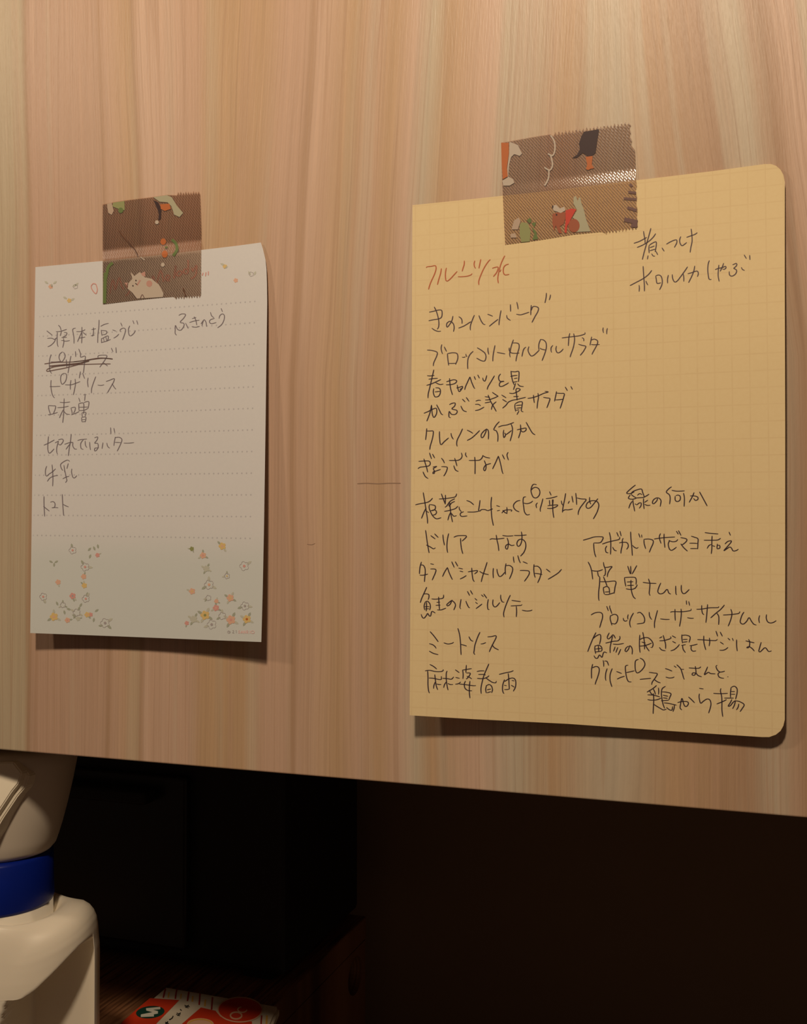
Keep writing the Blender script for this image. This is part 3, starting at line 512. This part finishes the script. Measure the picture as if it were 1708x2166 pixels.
def flower(x, y, r, col, mid='peach', leaves=2, seed=0):
    rr = random.Random(int(x * 31 + y)); fl = []
    for i in range(leaves):
        a = rr.uniform(0, 6.28) if leaves < 3 else i * 6.28 / leaves + .5
        fl.append(('leaf' if (i + int(x)) % 2 else 'pale_leaf', leaf_poly(x + r * .6 * math.cos(a), y + r * .6 * math.sin(a), r * 1.25, a)))
    n = 5
    pol = []
    for i in range(n * 6):
        t = 2 * math.pi * i / (n * 6); q = r * (.72 + .28 * abs(math.sin(t * n / 2)))
        pol.append((x + q * math.cos(t), y + q * math.sin(t)))
    if col == 'line':
        fl.append(('grey_line', pol + [pol[0]], .9))
    else: fl.append((col, pol))
    if mid: fl.append((mid, ellipse(x, y, r * .3, r * .3, 0, 8)))
    multi('printed_flower', fl, fsurf, memo_root, PR, 6)
def leaf(k, x, y, l, a): multi('printed_leaf', [(k, leaf_poly(x, y, l, a))], fsurf, memo_root, PR, 6)
z7 = lambda x, y: (60 + x / 6.832, 1120 + y / 6.83)
z8 = lambda x, y: (330 + x / 7.117, 1120 + y / 7.117)
for (x, y, r, c, m, n) in ((640, 300, 8, 'line', 'rose', 1), (1000, 370, 5, 'rose', None, 1), (820, 540, 9, 'line', 'rose', 2), (800, 680, 6, 'peach', None, 1), (810, 810, 6, 'yellow', None, 2),
        (430, 760, 6, 'peach', None, 1), (215, 970, 8, 'line', 'rose', 2), (640, 960, 7, 'rose', 'grey_line', 2), (830, 1000, 8, 'line', 'rose', 2), (500, 1090, 6, 'line', None, 3),
        (370, 1260, 9, 'yellow', 'peach', 3), (565, 1310, 6, 'peach', 'rose', 2), (700, 1200, 8, 'line', None, 4), (850, 1230, 6, 'yellow', 'peach', 2), (900, 1230, 5, 'rose', None, 0), (1110, 1350, 10, 'line', 'grey_line', 2),
        (720, 1290, 5, 'pale_leaf', None, 2)):
    flower(*z7(x, y), r, c, m, n)
for (x, y, r, c, m, n) in ((540, 290, 5, 'light_green', None, 2), (710, 390, 7, 'peach', 'rose', 3), (760, 590, 7, 'pale_leaf', None, 4), (1000, 250, 8, 'yellow', 'peach', 2), (1330, 550, 10, 'line', 'rose', 1),
        (1070, 700, 6, 'line', 'yellow', 2), (800, 830, 10, 'line', 'peach', 3), (545, 930, 7, 'peach', 'yellow', 1), (1120, 1030, 8, 'peach', 'yellow', 4), (790, 1030, 6, 'line', None, 2),
        (905, 1180, 7, 'rose', 'peach', 3), (740, 1290, 10, 'yellow', 'light_green', 4), (1340, 1150, 9, 'line', 'grey_line', 2), (1130, 1360, 10, 'peach', 'rose', 4), (1370, 1350, 9, 'yellow', 'orange', 4),
        (570, 1350, 8, 'pale_leaf', None, 4), (465, 1410, 5, 'rose', None, 1), (840, 1430, 10, 'line', 'grey_line', 1), (1000, 1300, 8, 'line', None, 3), (910, 1080, 5, 'peach', None, 2)):
    flower(*z8(x, y), r, c, m, n)
for (x, y, a) in ((300, 450, .5), (430, 450, 2.6), (370, 540, -1.5)): leaf('leaf', *z7(x, y), 9, a)
for (x, y, a) in ((880, 420, -1.2), (940, 240, 1.2), (860, 310, -.8), (1000, 210, 1.4), (430, 1100, -2), (550, 1140, .3), (740, 1120, -1), (530, 1230, -1.8), (630, 1230, .4), (960, 1190, -.6), (940, 1340, -1.4), (1010, 1390, 0)):
    leaf('leaf', *z7(x, y), 10, a)
# top corners of the sheet
zt = lambda x, y: (40 + x / 3.05, 380 + y / 3.05)
for (x, y, a) in ((165, 655, .6), (245, 655, 2.5), (210, 700, -1.5), (345, 690, -.5), (385, 665, 2.4), (285, 755, .5), (360, 765, 2.6), (1300, 540, .4), (1350, 560, 2.8), (1480, 590, 1), (1530, 590, 2)):
    leaf('pale_leaf', *zt(x, y), 10, a)
for (x, y, c) in ((205, 690, 'peach'), (325, 780, 'yellow'), (1330, 560, 'yellow'), (1400, 650, 'peach'), (1500, 610, 'line'), (365, 690, 'line')):
    flower(*zt(x, y), 5, c, None, 0)
ti = [("title", p, 3.6) for p in parse("232,622 236,600 240,592 244,612 252,588 258,606 262,612;266,600 270,608 276,596 274,616 266,626;318,612 324,584 330,602 340,572 346,596;350,594 360,586 354,582 350,592 360,594;368,590 372,562 370,586;380,584 374,582 378,574 386,576 380,584;398,550 398,576 390,578 390,570 398,570;406,566 408,574 416,562 414,582 404,590")]
ti += [('rose', p, 2.0) for p in parse("203,601 197,600 193,606 196,614 203,621 206,612 203,601;430,577 428,583;436,576 435,584;441,574 441,582")]
multi('printed_title', ti, memo.surf(.00005), memo_root, PR)
sp_ = [('grey_line', p, .9) for p in parse("484,1334 481,1337 484,1340 488,1337 484,1334;486,1336 484,1336 484,1338 486,1338;492,1334 494,1333 495,1335 492,1339 496,1339;499,1334 500,1333 500,1339")]
sp_ += [('title', p, 1.1) for p in parse("508,1334 505,1334 505,1336 508,1337 508,1339 504,1339;510,1340 512,1334 514,1340;511,1338 513,1338;516,1340 516,1334 519,1340 519,1334;522,1340 522,1334 525,1334 525,1337 522,1337 526,1340;529,1334 529,1340;535,1334 532,1335 532,1339 535,1340 538,1339 538,1335 535,1334")]
multi('small_print', sp_, memo.surf(.00005), memo_root, PR)

# ------------------------------------------------------------------ tapes
def tape_surf(note, lift, ramp_mm, off=0.0):
    a, b = note.q[0], note.q[1]
    def top_y(px): return a[1] + (b[1] - a[1]) * (px - a[0]) / (b[0] - a[0])
    def f(px, py):
        d = top_y(px) - py                      # px above the sheet's top edge
        q = max(0, min(1, d / (ramp_mm * 6.2))); k = .75 * q + .25 * sm(q)
        g = note.gap(px, max(py, top_y(px))) + lift
        return on_wall(px, py, g * (1 - k) + .00022 * k + off)
    return f
def teeth(p, q, n, amp, sign):
    out = []
    for i in range(n):
        for fr, h in ((0, 0), (.28, .55), (.5, 1), (.72, .55)):
            t = (i + fr) / n
            out.append((p[0] + (q[0] - p[0]) * t, p[1] + (q[1] - p[1]) * t + sign * amp * h * (1 + .15 * math.sin(i * 2.3))))
    return out
zr = lambda x, y: (1040 + x / 5.176, 240 + y / 5.176)
zl = lambda x, y: (200 + x / 7.117, 390 + y / 7.117)
Z = lambda z, s: [z(*p) for p in parse(s)[0]]

tr_root = empty('decorative_tape', on_wall(1205, 388), 'mauve woven tape with a fox and bird print, holding the squared page', 'tape', 'printed tapes holding the notes')
ol = Z(zr, "105,318 250,292 450,255 640,225") + teeth(zr(680, 245), zr(1520, 130), 22, 8.5, -1) + Z(zr, "1530,130 1512,165 1528,215 1515,250 1540,300 1530,345 1572,400 1578,480 1580,560 1588,640 1582,700 1594,800 1580,850 1596,920 1588,990 1602,1060 1594,1130 1604,1240")
ol += teeth(zr(1600, 1238), zr(1240, 1290), 10, 6.5, 1) + Z(zr, "1200,1296 900,1325 500,1390 150,1437 140,1250 118,760")
ts = tape_surf(menu, .00016, 3.6)
v, f, _ = fill(ol, ts, 5); film = mesh('tape_film', v, f, M_TAPE_R, tr_root)
pt = tape_surf(menu, .00016, 3.6, .00007)
def motif(name, items, label=None, root=None, z=zr, surf=None):
    its = []
    for it in items:
        if len(it) == 2: its.append((it[0], Z(z, it[1]) if isinstance(it[1], str) else it[1]))
        else: its.append((it[0], Z(z, it[1]), it[2]))
    o = multi(name, its, surf or pt, root or tr_root, PR, 5)
    if label: o['label'] = label
    return o
motif('printed_bird', [('black', "1015,200 1180,172 1160,290 1140,430 1100,465 1060,470 1000,430 940,480 880,490 940,450 970,390 960,330 985,250"),
                       ('orange', "1030,475 1110,465 1100,560 1125,600 1090,605 1060,620 1035,610 1050,560")], 'dark bird print with orange legs')
motif('printed_stripe', [('orange', "107,320 190,320 192,430 170,600 180,690 125,720 113,560")], 'orange bar print')
motif('printed_blossom', [('white', "198,310 290,345 335,440 310,465 250,445 215,480 195,560 184,690 240,720 250,760 200,790 130,790 120,735 180,700 174,600 194,440"),
                          ('white', "650,240 690,310 695,400 670,460 620,440", 3.2), ('white', "650,460 670,560 640,620 580,590", 3.2), ('white', "630,620 625,710 585,790", 3.2)], 'white blossom print')
motif('printed_fox', [('sage', "900,920 925,900 945,960 960,920 975,920 985,980 1012,1050 1035,1150 1085,1290 900,1300 960,1260 960,1190 890,1140 940,1060 900,990"),
                      ('brown', "670,1100 740,1080 810,1080 810,1150 790,1210 750,1235 775,1310 740,1312 705,1225 685,1290 668,1200"),
                      ('white', "670,1010 710,1000 750,1040 800,1020 812,1060 760,1090 720,1075 680,1062"),
                      ('red', "812,1062 880,1040 930,1050 880,1140 832,1230 822,1312 800,1300 812,1180"), ('brown', [zr(905 + 62 * math.cos(t * .3), 1228 + 74 * math.sin(t * .3)) for t in range(21)]),
                      ('black', "664,1010 680,1008 680,1032 666,1034"), ('black', "705,1100 722,1100 722,1118 706,1118")], 'rust brown fox print with red scarf')
motif('printed_leaves', [('light_green', "310,1220 330,1190 400,1200 430,1290 420,1400 330,1410 310,1330"), ('green', "385,1170 425,1140 440,1180 420,1205"), ('green', "440,1200 490,1190 470,1250"),
                         ('green', "440,1240 470,1320 450,1385 510,1375 490,1290"), ('cream', "250,1170 300,1140 320,1180 290,1270 220,1270"), ('cream', "210,1320 260,1310 280,1360 210,1360")], 'green leaf print')
motif('printed_feather', [('mauve', "1450,930 1590,940", 5), ('mauve', "1490,1030 1590,1060", 6), ('mauve', "1455,1160 1600,1190", 9), ('mauve', "1530,1225 1598,1225", 8), ('mauve', "1520,770 1540,800", 5),
                          ('mauve', "1500,860 1585,870", 5)], 'dark mauve feather print')

tl_root = empty('decorative_tape', on_wall(322, 525), 'brown woven tape with a white cat print, holding the dotted memo', 'tape', 'printed tapes holding the notes')
ol = Z(zl, "120,300 300,262 460,238 700,208 870,188 1100,155 1230,160") + teeth(zl(1240, 165), zl(1585, 150), 9, 7.5, -1) + Z(zl, "1590,150 1600,400 1610,740 1606,1200 1605,1660")
ol += teeth(zl(1603, 1665), zl(1210, 1690), 10, 6, 1) + Z(zl, "1190,1692 1040,1702 800,1725 560,1752 300,1785 125,1806 122,1100")
tsl = tape_surf(memo, .00016, 3.0)
v, f, _ = fill(ol, tsl, 5); mesh('tape_film', v, f, M_TAPE_L, tl_root)
pl_ = tape_surf(memo, .00016, 3.0, .00007)
LM = lambda name, items, label=None: motif(name, items, label, tl_root, zl, pl_)
LM('printed_bird', [('sage', "885,192 1090,162 1165,195 1240,320 1335,430 1280,492 1200,455 1160,330 1100,270 980,260"), ('black', "890,240 960,270 1005,360 1000,520 960,540 970,440 940,350"),
                    ('orange', "990,300 1130,290 1150,370 1060,400 1000,370"), ('white', [zl(940 + 28 * math.cos(t * .5), 570 + 30 * math.sin(t * .5)) for t in range(13)])], 'white bird print with dark wing')
LM('printed_leaves', [('light_green', "280,275 450,250 455,390 350,365 270,330"), ('green', [zl(395 + 38 * math.cos(t * .5), 390 + 42 * math.sin(t * .5)) for t in range(13)]),
                      ('cream', "190,292 258,275 290,400 260,460 210,430 192,340")], 'green leaf print')
LM('printed_twig', [('twig', "370,700 430,790 520,890 600,970 650,1060", 2.4), ('white', "690,1090 755,1140", 2)], 'brown twig print')
LM('printed_flower', [('orange', [zl(1035 + 42 * math.cos(t * .5), 862 + 50 * math.sin(t * .5)) for t in range(13)]), ('orange', [zl(1058 + 45 * math.cos(t * .5), 1050 + 55 * math.sin(t * .5)) for t in range(13)]),
                      ('green', "1165,830 1225,890 1240,985 1185,1075", 6), ('green', "1060,950 1100,940", 3), ('white', [zl(1030 + 28 * math.cos(t * .5), 1210 + 32 * math.sin(t * .5)) for t in range(13)])], 'orange flower print')
LM('printed_cat', [('white', "545,1320 600,1380 680,1320 760,1400 860,1420 970,1510 1040,1640 1030,1695 640,1720 570,1630 500,1570 510,1490 570,1420"),
                   ('pink', "450,1480 500,1480 492,1530"), ('pink', "700,1340 760,1310 770,1390 720,1375"), ('pink', [zl(825 + 45 * math.cos(t * .5), 1495 + 50 * math.sin(t * .5)) for t in range(13)]),
                   ('pink', "640,1520 690,1440", 3), ('black', [zl(580 + 11 * math.cos(t), 1527 + 13 * math.sin(t)) for t in range(6)]), ('black', [zl(625 + 11 * math.cos(t), 1447 + 13 * math.sin(t)) for t in range(6)]),
                   ('black', "615,1490 645,1510", 1.6), ('mauve', "690,1720 720,1660 750,1710", 1.5)], 'white cat print')
LM('printed_vine', [('green', "275,1180 210,1240 185,1340 160,1450", 6), ('green', "165,1330 160,1450 155,1600 150,1790", 7), ('twig', "1335,1560 1375,1690", 2.6)], 'green vine print')

# ------------------------------------------------------------------ things under the cabinet
def loft(name, rings, mat, parent, n=64, dent=None, caps=(True, True), rot=math.radians(20)):
    """rings: (z, a, b, exponent) about the parent's axis"""
    c0 = abs_loc(parent); vs, fs = [], []
    for (z, a, b, e) in rings:
        for i in range(n):
            t = 2 * math.pi * i / n; c, s = math.cos(t), math.sin(t)
            x = a * math.copysign(abs(c)**(2 / e), c); y = b * math.copysign(abs(s)**(2 / e), s)
            zi = z
            if dent: x, y, zi = dent(x, y, z)
            vs.append(Vector((c0[0] + x * math.cos(rot) - y * math.sin(rot), c0[1] + x * math.sin(rot) + y * math.cos(rot), zi)))
    m = len(rings)
    for j in range(m - 1):
        for i in range(n):
            k = (i + 1) % n
            fs.append((j*n + i, j*n + k, (j+1)*n + k, (j+1)*n + i))
    if caps[0]: fs.append(tuple(range(n - 1, -1, -1)))
    if caps[1]: fs.append(tuple(range((m-1)*n, m*n)))
    return mesh(name, vs, fs, mat, parent)
BX, BY = -0.326, 0.3845
bot = empty('spray_bottle', (BX, BY, ZW), 'white spray bottle with a blue collar at the bottom left, under the cabinet', 'bottle')
rings = [(ZW, .038, .024, 2.4), (ZW + .003, .0425, .0285, 2.4), (ZW + .01, .0440, .030, 2.4)]
zz = ZW + .02
while zz < -.197: rings.append((zz, .0442, .030, 2.4)); zz += .0035
rings += [(-.1925, .0442, .030, 2.4), (-.188, .0441, .0299, 2.4), (-.184, .0437, .0296, 2.4), (-.1795, .0434, .029, 2.4), (-.1757, .0428, .0284, 2.4), (-.1727, .0416, .0278, 2.35), (-.1705, .0398, .0271, 2.33), (-.1689, .0372, .0262, 2.3),
          (-.1684, .0342, .0254, 2.25), (-.1681, .0308, .0248, 2.15), (-.1696, .0276, .0243, 2.05), (-.1722, .0252, .0240, 2), (-.1745, .0240, .0238, 2), (-.1750, .0236, .0236, 2), (-.160, .0234, .0234, 2)]
RIM = [(-.1, -.222), (.0095, -.222), (.0125, -.206), (.0150, -.1975), (.0225, -.1885), (.0300, -.1840), (.0365, -.1805), (.0400, -.1790), (.06, -.1782)]
def grip(x, y, z):
    # recessed grip on the front face, open at the right; its upper rim slants up to the right
    if y < -.004 and z < -.17:
        for (xa, za), (xb, zb) in zip(RIM, RIM[1:]):
            if xa <= x <= xb: rim = za + (zb - za) * (x - xa) / (xb - xa); break
        k = sm((rim - z) / .006) * sm((x - .0090) / .0070) * (1 - sm((-.31 - z) / .02))
        y += (max(y, .001) - y) * k
    zi = z - .0085 * sm((z + .20) / .012) * sm((math.hypot(x, y) - .0243) / .008) * min(1, (y / .026)**2)
    return x, y, zi
fine = [rings[0]]
for a_, b_ in zip(rings, rings[1:]):
    m_ = max(1, int((b_[0] - a_[0]) / .0009)) if -.26 < b_[0] < -.165 and b_[0] > a_[0] else 1
    for q in range(1, m_ + 1): fine.append(tuple(a_[c] + (b_[c] - a_[c]) * q / m_ for c in range(4)))
rings = fine
loft('bottle_body', rings, M_PLASTIC, bot, 260, grip)
loft('collar', [(-.1666, .0222, .0222, 2), (-.1664, .0236, .0236, 2), (-.165, .0240, .0240, 2), (-.1455, .0236, .0236, 2), (-.1443, .0228, .0228, 2), (-.144, .021, .021, 2)], M_BLUE, bot, 96)['label'] = 'blue screw collar'
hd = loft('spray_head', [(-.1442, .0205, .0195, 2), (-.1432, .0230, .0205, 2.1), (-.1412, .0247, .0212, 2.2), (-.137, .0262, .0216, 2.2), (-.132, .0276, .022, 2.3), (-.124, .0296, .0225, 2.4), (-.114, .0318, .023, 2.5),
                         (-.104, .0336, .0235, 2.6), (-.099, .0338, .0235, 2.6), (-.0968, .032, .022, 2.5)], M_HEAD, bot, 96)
# stepped side panel of the spray head
def plate(name, pts, y0, y1, parent):
    bm = bmesh.new()
    P = []
    for px, py in pts:                                   # the panel leans back and turns with the bottle
        y = y0
        for _ in range(4):
            p = on_wall(px, py, D - y); y = y0 + .30 * (p[0] - BX) + .25 * (p[2] + .115)
        P.append(p)
    f_ = [bm.verts.new(p) for p in P]; b_ = [bm.verts.new((p[0], p[1] + y1 - y0, p[2])) for p in P]
    n = len(P); bm.faces.new(f_); bm.faces.new(b_[::-1])
    for i in range(n): bm.faces.new((f_[i], b_[i], b_[(i + 1) % n], f_[(i + 1) % n]))
    bmesh.ops.recalc_face_normals(bm, faces=bm.faces[:])
    bmesh.ops.bevel(bm, geom=bm.edges[:], offset=.0005, segments=2, affect='EDGES')
    me = bpy.data.meshes.new(name); bm.to_mesh(me); bm.free()
    return link(name, me, M_PANEL, parent, smooth=False)
plate('side_panel', [(-90, 1612), (40, 1612), (62, 1640), (52, 1667), (38, 1683), (22, 1707), (6, 1731), (-14, 1765), (-40, 1800), (-90, 1800)], BY - .0262, BY - .012, hd)
plate('panel_ridge', [(-90, 1612), (28, 1612), (46, 1635), (38, 1658), (25, 1674), (10, 1697), (-8, 1724), (-30, 1760), (-90, 1775)], BY - .0296, BY - .0255, hd)

# raised wooden shelf on the worktop, with what stands on it
XR = (on_plane(590, 2115, ZS)[0] + on_plane(778, 1938, ZS)[0]) / 2
YR = on_plane(778, 1938, ZS)[1]
shf = empty('raised_shelf', (XR - .2, .53, ZW), 'low reddish wood shelf standing on the worktop behind the bottle', 'shelf')
box('shelf_board', (XR - .42, .424, ZS - .015), (XR, YR, ZS), M_SHELF, shf, bevel=.001)
box('end_panel', (XR - .405, .43, ZW), (XR - .39, YR - .002, ZS - .015), M_SHELF, shf)
def holed_panel(name, x0, x1, ya, yb, za, zb, hc, hr, mat, parent):
    angs = sorted([2 * math.pi * i / 32 for i in range(32)] + [math.atan2(z - hc[1], y - hc[0]) % (2 * math.pi) for y in (ya, yb) for z in (za, zb)])
    vs = []
    for x in (x0, x1):
        for a in angs:
            c, s_ = math.cos(a), math.sin(a)
            t = min([((yb if c > 0 else ya) - hc[0]) / c if abs(c) > 1e-9 else 9, ((zb if s_ > 0 else za) - hc[1]) / s_ if abs(s_) > 1e-9 else 9])
            vs += [(x, hc[0] + hr[0] * c, hc[1] + hr[1] * s_), (x, hc[0] + t * c, hc[1] + t * s_)]
    n = len(angs); fs = []
    for i in range(n):
        j = (i + 1) % n
        A, B, A2, B2 = 2*i, 2*j, 2*n + 2*i, 2*n + 2*j
        fs += [(A, B, B+1, A+1), (A2, A2+1, B2+1, B2), (A, A2, B2, B), (A+1, B+1, B2+1, A2+1)]
    o = mesh(name, vs, fs, mat, parent, smooth=False)
    b = bmesh.new(); b.from_mesh(o.data); bmesh.ops.recalc_face_normals(b, faces=b.faces[:]); b.to_mesh(o.data); b.free()
    return o
r_ = ray(763, 2052); k_ = XR / r_[0]
holed_panel('end_panel', XR - .015, XR, .43, YR - .002, ZW, ZS - .015, (min(r_[1] * k_, YR - .02), r_[2] * k_), (.0125, .012), M_SHELF, shf)

# red packet: outline laid out on the shelf, then given its thickness
pk = empty('food_packet', on_plane(420, 2140, ZS), 'flat red packet with a striped border and a green oval, on the raised shelf', 'packet')
ZP = ZS + .006
pq = [(222, 2195), (350, 2086), (592, 2128), (560, 2205)]
top = [on_plane(*p, ZP) for p in pq]
bm = bmesh.new()
tv = [bm.verts.new(p) for p in top]; bv = [bm.verts.new((p[0], p[1], ZS + .0004)) for p in top]
bm.faces.new(tv); bm.faces.new(bv[::-1])
for i in range(4): bm.faces.new((tv[i], bv[i], bv[(i+1) % 4], tv[(i+1) % 4]))
bmesh.ops.recalc_face_normals(bm, faces=bm.faces[:])
bmesh.ops.bevel(bm, geom=bm.edges[:], offset=.0014, segments=2, affect='EDGES')
me = bpy.data.meshes.new('packet_body'); bm.to_mesh(me); bm.free()
pr('card', (.66, .58, .44)); pr('packet_red', (.62, .045, .012)); pr('deep_red', (.36, .02, .012)); pr('oval_green', (.008, .045, .03)); pr('packet_yellow', (.75, .42, .07)); pr('letter_black', (.02, .02, .018)); pr('letter_white', (.62, .60, .50)); pr('pale_ring', (.72, .42, .26))
link('packet_body', me, PR['card'], pk, smooth=False)
zp = lambda x, y: (190 + x / 4.166, 2030 + y / 4.166)
ps = lambda h: (lambda px, py: on_plane(px, py, ZP + h))
def pmot(name, items, h):
    its = [(i[0], Z(zp, i[1])) if len(i) == 2 and isinstance(i[1], str) else ((i[0], i[1]) if len(i) == 2 else (i[0], Z(zp, i[1]), i[2])) for i in items]
    return multi(name, its, ps(h), pk, PR, 20)
pmot('printed_panel', [('packet_red', "190,660 300,535 530,338 790,355 590,560 500,660")], .0001)
pmot('printed_panel', [('packet_red', "980,420 1110,450 1150,500 1230,530 1430,545 1430,660 720,660 810,567")], .0001)
for st in [('deep_red', "668,255 658,290 648,335", 3.2), ('deep_red', "768,262 760,300 754,345", 3.2), ('deep_red', "874,282 866,330 860,365", 3.2), ('deep_red', "972,298 968,350 964,398", 3.2), ('deep_red', "1082,330 1078,380 1074,440", 3.2), ('deep_red', "1516,490 1512,540 1508,620", 3.2),
                        ('packet_yellow', "700,285 690,335", 3), ('packet_yellow', "806,300 800,345", 2.5), ('packet_yellow', "908,320 904,370", 3.5), ('packet_yellow', "1020,350 1014,410", 3.5), ('packet_yellow', "1562,490 1555,620", 4)]: pmot('printed_stripe', [st], .0001)
pmot('printed_oval', [('oval_green', [zp(533 + 128*math.cos(t*.25)*.985 + 54*math.sin(t*.25)*.1, 462 - 128*math.cos(t*.25)*.1 + 54*math.sin(t*.25)) for t in range(25)])], .00018)
pmot('printed_letter', [('letter_white', "565,490 450,495", 5), ('letter_white', "455,492 600,464", 5), ('letter_white', "600,464 500,438", 5), ('letter_white', "497,438 622,426", 5)], .0003)
pmot('printed_letters', [('letter_black', "835,400 880,415", 1.6), ('letter_black', "838,412 870,425", 1.6), ('letter_black', "872,398 845,422", 1.6), ('letter_black', "796,436 808,448", 2), ('letter_black', "765,470 800,480", 1.6), ('letter_black', "800,465 775,495", 1.6), ('letter_black', "762,482 795,494", 1.6),
                         ('letter_black', "735,495 725,515 700,530", 2), ('letter_black', "690,545 665,570", 2.4), ('letter_black', "665,550 700,570", 2)], .00018)
pmot('printed_seal', [('packet_red', [zp(1325 + 195*math.cos(t*.25), 440 + 108*math.sin(t*.25)) for t in range(25)]), ('pale_ring', [zp(975 + 120*math.cos(t*.25), 570 + 55*math.sin(t*.25)) for t in range(25)])], .00014)
pmot('seal_ring', [('pale_ring', ' '.join('%f,%f' % (1325 + 195*math.cos(t*.2), 440 + 108*math.sin(t*.2)) for t in range(32)), 2.6), ('pale_ring', ' '.join('%f,%f' % (1290 + 50*math.cos(t*.3), 492 + 30*math.sin(t*.3)) for t in range(22)), 3.2),
                   ('pale_ring', ' '.join('%f,%f' % (1345 + 40*math.cos(t*.3), 440 + 24*math.sin(t*.3)) for t in range(16)), 2.6), ('packet_yellow', ' '.join('%f,%f' % (975 + 105*math.cos(t*.25), 570 + 45*math.sin(t*.25)) for t in range(26)), 2.4)], .00022)

# black appliance behind the packet
c0 = on_plane(590, 2112, ZS); c1 = on_plane(830, 1888, ZS)
xr = XR - .004; ye = YR - .004
blk = empty('toaster_oven', (xr - .12, c0[1] + .08, ZS), 'black box-shaped appliance in the dark behind the red packet', 'appliance')
box('oven_case', (xr - .27, c0[1] + .012, ZS + .006), (xr, ye, ZS + .125), M_BLACK, blk, bevel=.004)
for dx in (-.255, -.03):
    for ya in (c0[1] + .02, ye - .03):
        box('foot', (xr + dx, ya, ZS), (xr + dx + .018, ya + .018, ZS + .007), M_BLACK, blk)
fr = box('oven_door', (xr - .255, c0[1] + .006, ZS + .015), (xr - .06, c0[1] + .0121, ZS + .115), plain('dark_glass', (.01, .01, .011), .3, .3), blk, bevel=.002)
box('handle', (xr - .235, c0[1] - .006, ZS + .100), (xr - .08, c0[1] + .0062, ZS + .108), M_BLACK, blk, bevel=.002)
